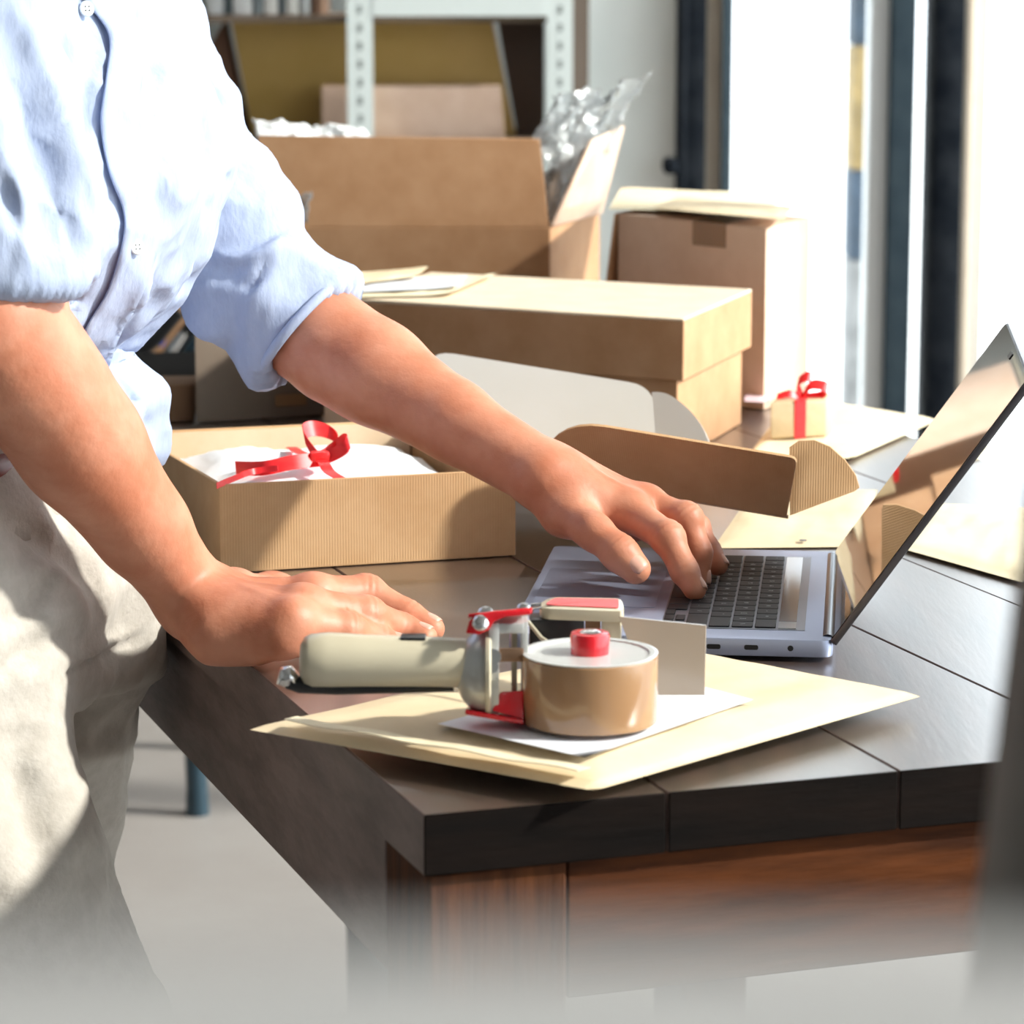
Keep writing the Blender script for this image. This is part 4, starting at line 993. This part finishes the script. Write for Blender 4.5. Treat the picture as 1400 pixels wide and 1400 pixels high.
# trunk, upper arms, neck and head (under the shirt and above the frame)
SHL, SHR = D(118, -85, 2.25), D(-120, -60, 1.88)
NK = V(-.315, 2.065, TZ + .50); HD = V(-.235, 2.05, TZ + .685)
H = Field((-.62, 1.72, TZ + .05), (-.06, 2.42, TZ + .86), .0055)
H.stack([(TZ + .47, -.355, 2.06, .070, .145), (TZ + .35, -.355, 2.05, .075, .135), (TZ + .2, -.365, 2.04, .045, .110), (TZ + .06, -.370, 2.03, .060, .12)], R(-17), .02)
H.chain([SHL + V(0, -.02, 0), D(212, 150, 2.25), D(298, 300, 2.25), D(340, 392, 2.24), EL], [.040, .034, .033, .036, .040], .02); H.cap(SHR + V(0, .03, 0), ER + (ER - WR).normalized() * .012, .050, .0425, .02)
H.cap(SHL + V(0, -.03, 0), SHR + V(0, .03, .01), .048, .048, .03)
RH = Matrix.Rotation(R(24), 3, 'Y'); MH = [tuple(r) for r in RH.transposed()]
def hv(x, y, z): return HD + RH @ V(x, y, z)
H.cap(NK - V(0, 0, .04), hv(-.02, 0, -.06), .056, .052, .03)
H.ell(HD, (.092, .074, .108), MH, .01); H.ell(hv(-.025, 0, .03), (.085, .075, .085), MH, .02)
H.cap(hv(.052, 0, -.078), hv(.03, 0, -.06), .022, .04, .03)
H.cap(hv(.090, 0, .008), hv(.100, 0, -.020), .006, .0095, .010)
for sgn in (-1, 1):
    H.ell(hv(.082, sgn * .031, .014), (.012, .015, .009), MH, .008, sub=True)
    H.cap(hv(.084, sgn * .018, .030), hv(.074, sgn * .046, .029), .005, .004, .008)
    H.ell(hv(-.012, sgn * .076, -.002), (.020, .008, .032), MH, .006)
H.cap(hv(.086, -.015, -.046), hv(.086, .015, -.046), .0065, .0065, .006)
PH, QH = H.surface(); QH = outward(PH, QH); PH = relax(PH, QH, 2)
P = np.concatenate([PL, PR, PH]); Q = np.concatenate([QL, QR + len(PL), QH + len(PL) + len(PR)])
body = mesh('body', P, Q, SKIN, person, smooth=True)
def nail(c, d, n, r, w, L, parent=person):
    d = Vector(d).normalized(); n = Vector(n); n = (n - d * n.dot(d)).normalized(); sd_ = d.cross(n)
    vv = []; fc = []; NU, NV = 9, 7
    for j in range(NV):
        for i in range(NU):
            u = (i / (NU - 1) * 2 - 1); v = j / (NV - 1)
            ww = w * (1 - .25 * (2 * v - 1) ** 4)
            an = u * ww / r; lift_ = .0003 - .0012 * abs(u) ** 3 - .001 * max(0, .25 - v)
            x_ = v * L - L * .62; k_ = math.sqrt(max(.05, 1 - (max(0, x_) / (r * 1.12)) ** 2)); rr_ = r * k_ + lift_
            vv.append(c + d * x_ + sd_ * (math.sin(an) * rr_) + n * (math.cos(an) * rr_))
    for j in range(NV - 1):
        for i in range(NU - 1): fc.append((j * NU + i, j * NU + i + 1, (j + 1) * NU + i + 1, (j + 1) * NU + i))
    o = mesh('fingernail', vv, fc, NAIL, parent, smooth=True); m = o.modifiers.new('t', 'SOLIDIFY'); m.thickness = .0006; return o
for k, p in left.items(): nail(p[3] + (p[3] - p[2]).normalized() * .001, p[3] - p[2], V(.85, -.25, .45), frad[k][3] * 1.06, .0048, .0095)
nail(thL[3] + (thL[3] - thL[2]).normalized() * .0010, thL[3] - thL[2], V(.22, -.85, .48), .0113, .0072, .0130)
for k, p in right.items(): nail(p[3], p[3] - p[2], V(.25, 0, 1), frad[k][3] * 1.17, .0058, .0105)
nail(thR[3], thR[3] - thR[2], V(0, .7, .6), .0092, .007, .012)
# eyes and hair: above the frame
for sgn in (-1, 1):
    e = MB().lathe(hv(.0685, sgn * .031, .013), [(.0002, -.012), (.006, -.0105), (.0105, -.006), (.012, 0), (.0105, .006), (.006, .0105), (.0002, .012)], 16, ax=RH @ V(1, 0, 0)).build('eye', mat('eye_white', (.8, .78, .75), .2), person, smooth=True)
    MB().lathe(hv(.0800, sgn * .031, .011), [(.0052, 0), (.0049, .0006)], 14, ax=RH @ V(1, 0, -.15)).build('iris', mat('iris_brown', (.06, .03, .015), .2), e)
    MB().tube([hv(.0880, sgn * .014, .034), hv(.0870, sgn * .032, .038), hv(.0760, sgn * .048, .033)], [.0025, .0032, .0015], 8).build('eyebrow', mat('brown_brow', (.05, .03, .02), .7), person, smooth=True)
MB().tube([hv(.089, -.018, -.046), hv(.0935, 0, -.0455), hv(.089, .018, -.046)], [.002, .0050, .002], 10).build('lips', mat('lips', (.46, .17, .13), .45), person, smooth=True)
Hh = Field((-.42, 1.92, TZ + .46), (-.06, 2.18, TZ + .86), .004)
Hh.ell(hv(-.022, 0, .026), (.106, .087, .098), MH, .01); Hh.cap(hv(-.08, 0, 0), hv(-.10, 0, -.09), .055, .030, .03)
Hh.ell(hv(.070, 0, -.045), (.085, .070, .090), MH, .012, sub=True)
ph, qh = Hh.surface(); qh = outward(ph, qh); nh = normals(ph, qh); ph = ridges(ph, nh, [((.3, .1, 1), 70, 8, .003, 2)])
mesh('hair', ph, qh, mat('brown_hair', (.06, .032, .018), .5, col2=(.12, .07, .04), nscale=60, stretch=(1, 1, .1)), person, smooth=True)

# ---------- trousers
TR = mat('beige_chino', (.44, .40, .35), .85, col2=(.50, .46, .41), nscale=90, bump=.0006, bscale=260, spec=.2, sheen=.1)
YAW = R(-17)
hR, hL = D(-185, 850, 1.93), D(8, 850, 2.12)
kR, kL = D(165, 1734, 1.88), D(-65, 1510, 2.15)
aR, aL = V(kR.x - .03, 1.88, .10), V(kL.x - .09, 2.17, .10)
K = Field((-.66, 1.70, .07), (-.10, 2.34, TZ + .16), .0048)
K.stack([(TZ + .152, -.378, 2.03, .086, .158), (TZ + .10, -.378, 2.03, .096, .165), (TZ + .03, -.378, 2.03, .118, .178), (TZ - .04, -.385, 2.03, .112, .180)], YAW, .02)
K.chain([hR + V(0, .01, .0), D(-58, 1200, 1.90), D(22, 1392, 1.89), kR, kR * .5 + aR * .5, aR], [.102, .086, .081, .074, .068, .062], .03)
K.chain([hL, D(-24, 1212, 2.15), kL, kL * .5 + aL * .5, aL], [.104, .080, .072, .067, .062], .03)
pt_, qt_ = K.surface(); qt_ = outward(pt_, qt_); nt_ = normals(pt_, qt_)
pt_ = ridges(pt_, nt_, [((.9, -.2, -.5), 13, 4, .007, 1), ((.5, .2, .8), 24, 7, .0035, 5), ((1, 0, -.2), 45, 14, .0016, 9)]); pt_ = relax(pt_, qt_, 1)
pt_ = sculpt(pt_, qt_, [([(88, 922), (125, 906), (190, 872)], .0045, -.006), ([(92, 912), (130, 895), (185, 862)], .006, .004), ([(0, 720), (60, 740), (130, 800), (150, 880)], .012, -.008), ([(20, 800), (70, 780), (120, 840)], .010, .006),
  ([(0, 930), (40, 890), (90, 870)], .008, -.007), ([(20, 990), (30, 1080), (60, 1180)], .012, -.006), ([(110, 1000), (150, 960), (190, 940)], .010, .005), ([(0, 850), (40, 830), (80, 760)], .006, -.005)])
tr = mesh('trousers', pt_, qt_, TR, person, smooth=True)
# pocket welt and side seam on the near hip
def ring(secz, cx, cy, a, b, n=64, z0=0, z1=.03, th=.003):
    vo = []; fc = []
    for (zz, g) in ((z0, 0), (z1, 0), (z1, -th), (z0, -th)):
        for k in range(n):
            w = 2 * math.pi * k / n; u = (abs(math.cos(w)) ** (2 / 2.3)) * math.copysign(1, math.cos(w)) * (a + g); v = (abs(math.sin(w)) ** (2 / 2.3)) * math.copysign(1, math.sin(w)) * (b + g)
            vo.append(V(cx + u * math.cos(YAW) - v * math.sin(YAW), cy + u * math.sin(YAW) + v * math.cos(YAW), secz + zz))
    for r in range(4):
        for k in range(n): fc.append((r * n + k, r * n + (k + 1) % n, ((r + 1) % 4) * n + (k + 1) % n, ((r + 1) % 4) * n + k))
    return vo, fc
v_, f_ = ring(TZ + .106, -.378, 2.03, .0995, .1790, z1=.028)
belt = mesh('belt', v_, f_, mat('reddish_brown_leather', (.16, .025, .012), .35, col2=(.22, .045, .022), nscale=40), person, smooth=True)
v_, f_ = ring(TZ + .1085, -.378, 2.03, .1000, .1795, n=200, z1=.0009, th=.0006)
st = mesh('stitching', v_, f_, mat('pale_thread', (.6, .45, .35), .7), belt)
v_, f_ = ring(TZ + .076, -.378, 2.03, .1025, .1790, z1=.030, th=.004)
mesh('waistband', v_, f_, TR, person, smooth=True)
for (a, sg) in ((aR, 1), (aL, 2)):
    sh_ = Field((a.x - .14, a.y - .08, -.004), (a.x + .24, a.y + .08, .17), .004)
    sh_.cap(a + V(-.01, 0, -.03), a + V(0, 0, -.045), .045, .045, .02); sh_.cap(a + V(-.03, 0, -.062), a + V(.15, -.01, -.068), .037, .030, .03, flat=((0, 0, 1), 1.1))
    sh_.plane_cut(V(0, 0, .001), (0, 0, -1)); p_, q_ = sh_.surface(); q_ = outward(p_, q_); p_ = relax(p_, q_, 2); p_[:, 2] = np.maximum(p_[:, 2], .0008)
    s_o = mesh('shoe', p_, q_, mat('brown_shoe_leather', (.10, .05, .03), .4), person, smooth=True)

# ---------- shirt
SHM = mat('pale_blue_linen', (.345, .40, .545), .85, col2=(.38, .435, .575), nscale=160, stretch=(1, 1, .4), bump=.0005, bscale=300, spec=.2)
S = Field((-.60, 1.74, TZ + .075), (-.02, 2.42, TZ + .60), .0034)
sec = [(.55, -.345, 2.065, .06, .07), (.52, -.362, 2.065, .072, .13), (.47, -.368, 2.06, .084, .166), (.40, -.356, 2.055, .106, .172), (.34, -.344, 2.05, .119, .174), (.30, -.334, 2.05, .126, .174), (.24, -.340, 2.05, .116, .172),
       (.21, -.346, 2.045, .098, .168), (.18, -.356, 2.04, .060, .164), (.165, -.358, 2.04, .060, .165), (.14, -.354, 2.04, .088, .172), (.118, -.356, 2.04, .084, .176), (.098, -.356, 2.04, .086, .174)]
S.stack([(TZ + z, x, y, a, b) for z, x, y, a, b in sec], R(-18), .02)
S.cap(SHL + V(0, -.05, .0), SHR + V(0, .05, .0), .054, .060, .04)
A_, B_ = D(340, 386, 2.24), D(413, 450, 2.23)
S.chain([SHL + V(0, -.01, 0), D(212, 150, 2.25), D(296, 300, 2.25), A_], [.054, .043, .042, .042], .02)
S.cap(D(300, 330, 2.235), D(293, 425, 2.215), .035, .024, .02)
ax_ = (B_ - A_).normalized()
S.cap(A_ - ax_ * .01, B_ - ax_ * .0, .043, .043, .010)
dr_ = (ER - SHR).normalized()
CR = D(-8, 372, 1.86)
S.chain([SHR + V(0, .01, 0), SHR * .45 + CR * .55, CR + V(0, 0, -.02)], [.066, .058, .055], .02)
# cuff rolls
S.cap(A_ + ax_ * .012, B_, .047, .0450, .003)
S.cap(CR + V(0, 0, .045), CR + V(.002, 0, -.02), .0575, .059, .003)
# cut the sleeve ends flat and hollow them
def cut_local(Fd, p, n, rad, k=.002):
    sl, X = Fd.box(np.array(p) - rad, np.array(p) + rad)
    n = np.array(n); d = sum((X[i] - p[i]) * n[i] for i in range(3)).astype(np.float32)
    r2 = sum((X[i] - p[i]) ** 2 for i in range(3)); a = Fd.A[sl]
    Fd.A[sl] = np.where(r2 < rad * rad, np.maximum(a, d), a)
cut_local(S, B_ + ax_ * .002, ax_, .085)
dn = V(.03, 0, -1).normalized()
cut_local(S, V(CR.x, CR.y, D(0, 383, 1.86).z), dn, .085)
cut_local(S, V(-.235, 2.05, TZ + .116), V(0, -.30, -1).normalized(), .5)
S.cap(A_ + ax_ * .02, B_ + ax_ * .05, .0405, .0410, .003, sub=True)
S.cap(CR + V(0, 0, .01), CR + V(.01, 0, -.06), .044, .047, .003, sub=True)
ps, qs_ = S.surface(); qs_ = outward(ps, qs_); ns = normals(ps, qs_)
msk = np.ones(len(ps))
ps = ridges(ps, ns, [((.35, -.1, 1), 9, 2.6, .009, 3), ((.6, 0, .8), 17, 5, .006, 7), ((.8, .2, -.5), 34, 11, .0028, 11), ((.2, .1, 1), 70, 18, .0012, 15)]); ps = relax(ps, qs_, 1)
ps = sculpt(ps, qs_, [([(0, 60), (35, 120), (58, 200), (72, 290), (80, 350)], .016, -.013), ([(20, 20), (75, 130), (112, 240), (122, 330), (105, 430)], .010, .007), ([(60, 190), (100, 290), (112, 390)], .007, -.005),
  ([(365, 352), (352, 380), (330, 398)], .004, -.007), ([(385, 330), (350, 350), (310, 352), (290, 345)], .005, .006), ([(312, 215), (345, 222), (380, 215)], .005, .005), ([(310, 245), (340, 250), (385, 240)], .006, -.006), ([(255, 385), (290, 405), (325, 415)], .008, -.010),
  ([(300, 300), (340, 300), (395, 290)], .006, -.005), ([(190, 20), (215, 140), (225, 260), (210, 340)], .012, -.005), ([(250, 60), (285, 170), (280, 290), (240, 390)], .010, .004), ([(185, 420), (170, 450), (150, 480)], .006, -.004), ([(205, 380), (180, 430), (140, 470)], .006, .005),
  ([(130, 60), (120, 120), (118, 200)], .006, -.005), ([(0, 250), (25, 300), (60, 345)], .006, -.005), ([(0, 200), (30, 270), (40, 360)], .005, .004), ([(150, 500), (175, 530), (205, 585)], .005, -.005)])
shirt = mesh('shirt', ps, qs_, SHM, person, smooth=True)
bvh = BVHTree.FromPolygons([tuple(p) for p in ps], qs_.tolist())
camp = V(0, 0, TZ + CH)
def onshirt(px, py, off=.0):
    d = ray(px, py).normalized(); h = bvh.ray_cast(camp, d)
    return (h[0] - d * off, h[1]) if h[0] else (D(px, py, 1.98), V(0, -1, 0))
# front placket laid over the shirt, with its free edge lifted
path = [(102, -60), (118, 0), (150, 50), (146, 110), (139, 170), (150, 235), (170, 290), (169, 330), (150, 395), (120, 447), (100, 500)]
pp = [tuple(q) for q in bez([V(a, b, 0) for a, b in path], 8)]
vv = []; fc = []; NC = 7
for (a, b, _) in pp:
    for i in range(NC):
        t = i / (NC - 1); h, n = onshirt(a + t * 46, b + t * 4); e = .0045 * (1 - t) ** 2 + .0012
        vv.append(h + V(0, -1, .15) * e)
for j in range(len(pp) - 1):
    for i in range(NC - 1): fc.append((j * NC + i, j * NC + i + 1, (j + 1) * NC + i + 1, (j + 1) * NC + i))
pk = mesh('placket', vv, fc, SHM, shirt, smooth=True); md = pk.modifiers.new('t', 'SOLIDIFY'); md.thickness = .0014
def button(px, py, par=shirt, r=.0052):
    h, n = onshirt(px, py, .006); ax = (camp - h).normalized() * .6 + V(.3, 0, .1)
    b = MB().lathe(h, [(r * .9, 0), (r, .0008), (r * .9, .0020), (r * .65, .0015), (.0003, .0015)], 20, ax=ax).build('button', mat('pearl_button', (.74, .78, .76), .2), par, auto=35)
    q_ = ax.to_track_quat('Z', 'Y').to_matrix()
    for dx, dy in ((-1, -1), (1, -1), (1, 1), (-1, 1)):
        MB().lathe(h + q_ @ V(dx * r * .24, dy * r * .24, .0016), [(.0005, 0), (.0005, .0002)], 8, ax=ax).build('button_hole', BLACKP, par)
button(118, 12); button(187, 338)
# collar above the frame, and rolled cuff edges
v_ = []; 
cl = MB()
for s0, s1, sg in ((-1, 0, 1), (0, 1, 1)):
    pass
ring_p = [NK + V(.075 * math.cos(w), .070 * math.sin(w), .015 + .012 * -math.cos(w)) for w in [R(20 + 320 * i / 24) for i in range(25)]]
MB().strip(ring_p, [((NK - p).normalized() * -.018 + V(0, 0, .034)) for p in ring_p], .002).build('collar', SHM, shirt, smooth=True)
def cuff_ring(c, ax, r, wid, name='cuff_roll', rr=.0042, jitter=1.0):
    q_ = Vector(ax).to_track_quat('Z', 'Y').to_matrix(); pts = []
    for k in range(49):
        w = 2 * math.pi * k / 48; j = 1 + .03 * mnoise.noise(V(math.cos(w) * 2, math.sin(w) * 2, r * 50)) * jitter
        pts.append(c + q_ @ V(r * j * math.cos(w), r * j * math.sin(w), 0))
    return MB().tube(pts, rr, 10, caps=False).build(name, SHM, shirt, smooth=True, auto=80)
cuff_ring(B_ + ax_ * .0005, ax_, .0455, .01, rr=.0038)
ce = V(CR.x + .001, CR.y, D(0, 381, 1.86).z)
cuff_ring(ce + V(0, 0, .001), dn, .0550, .01, rr=.0038)
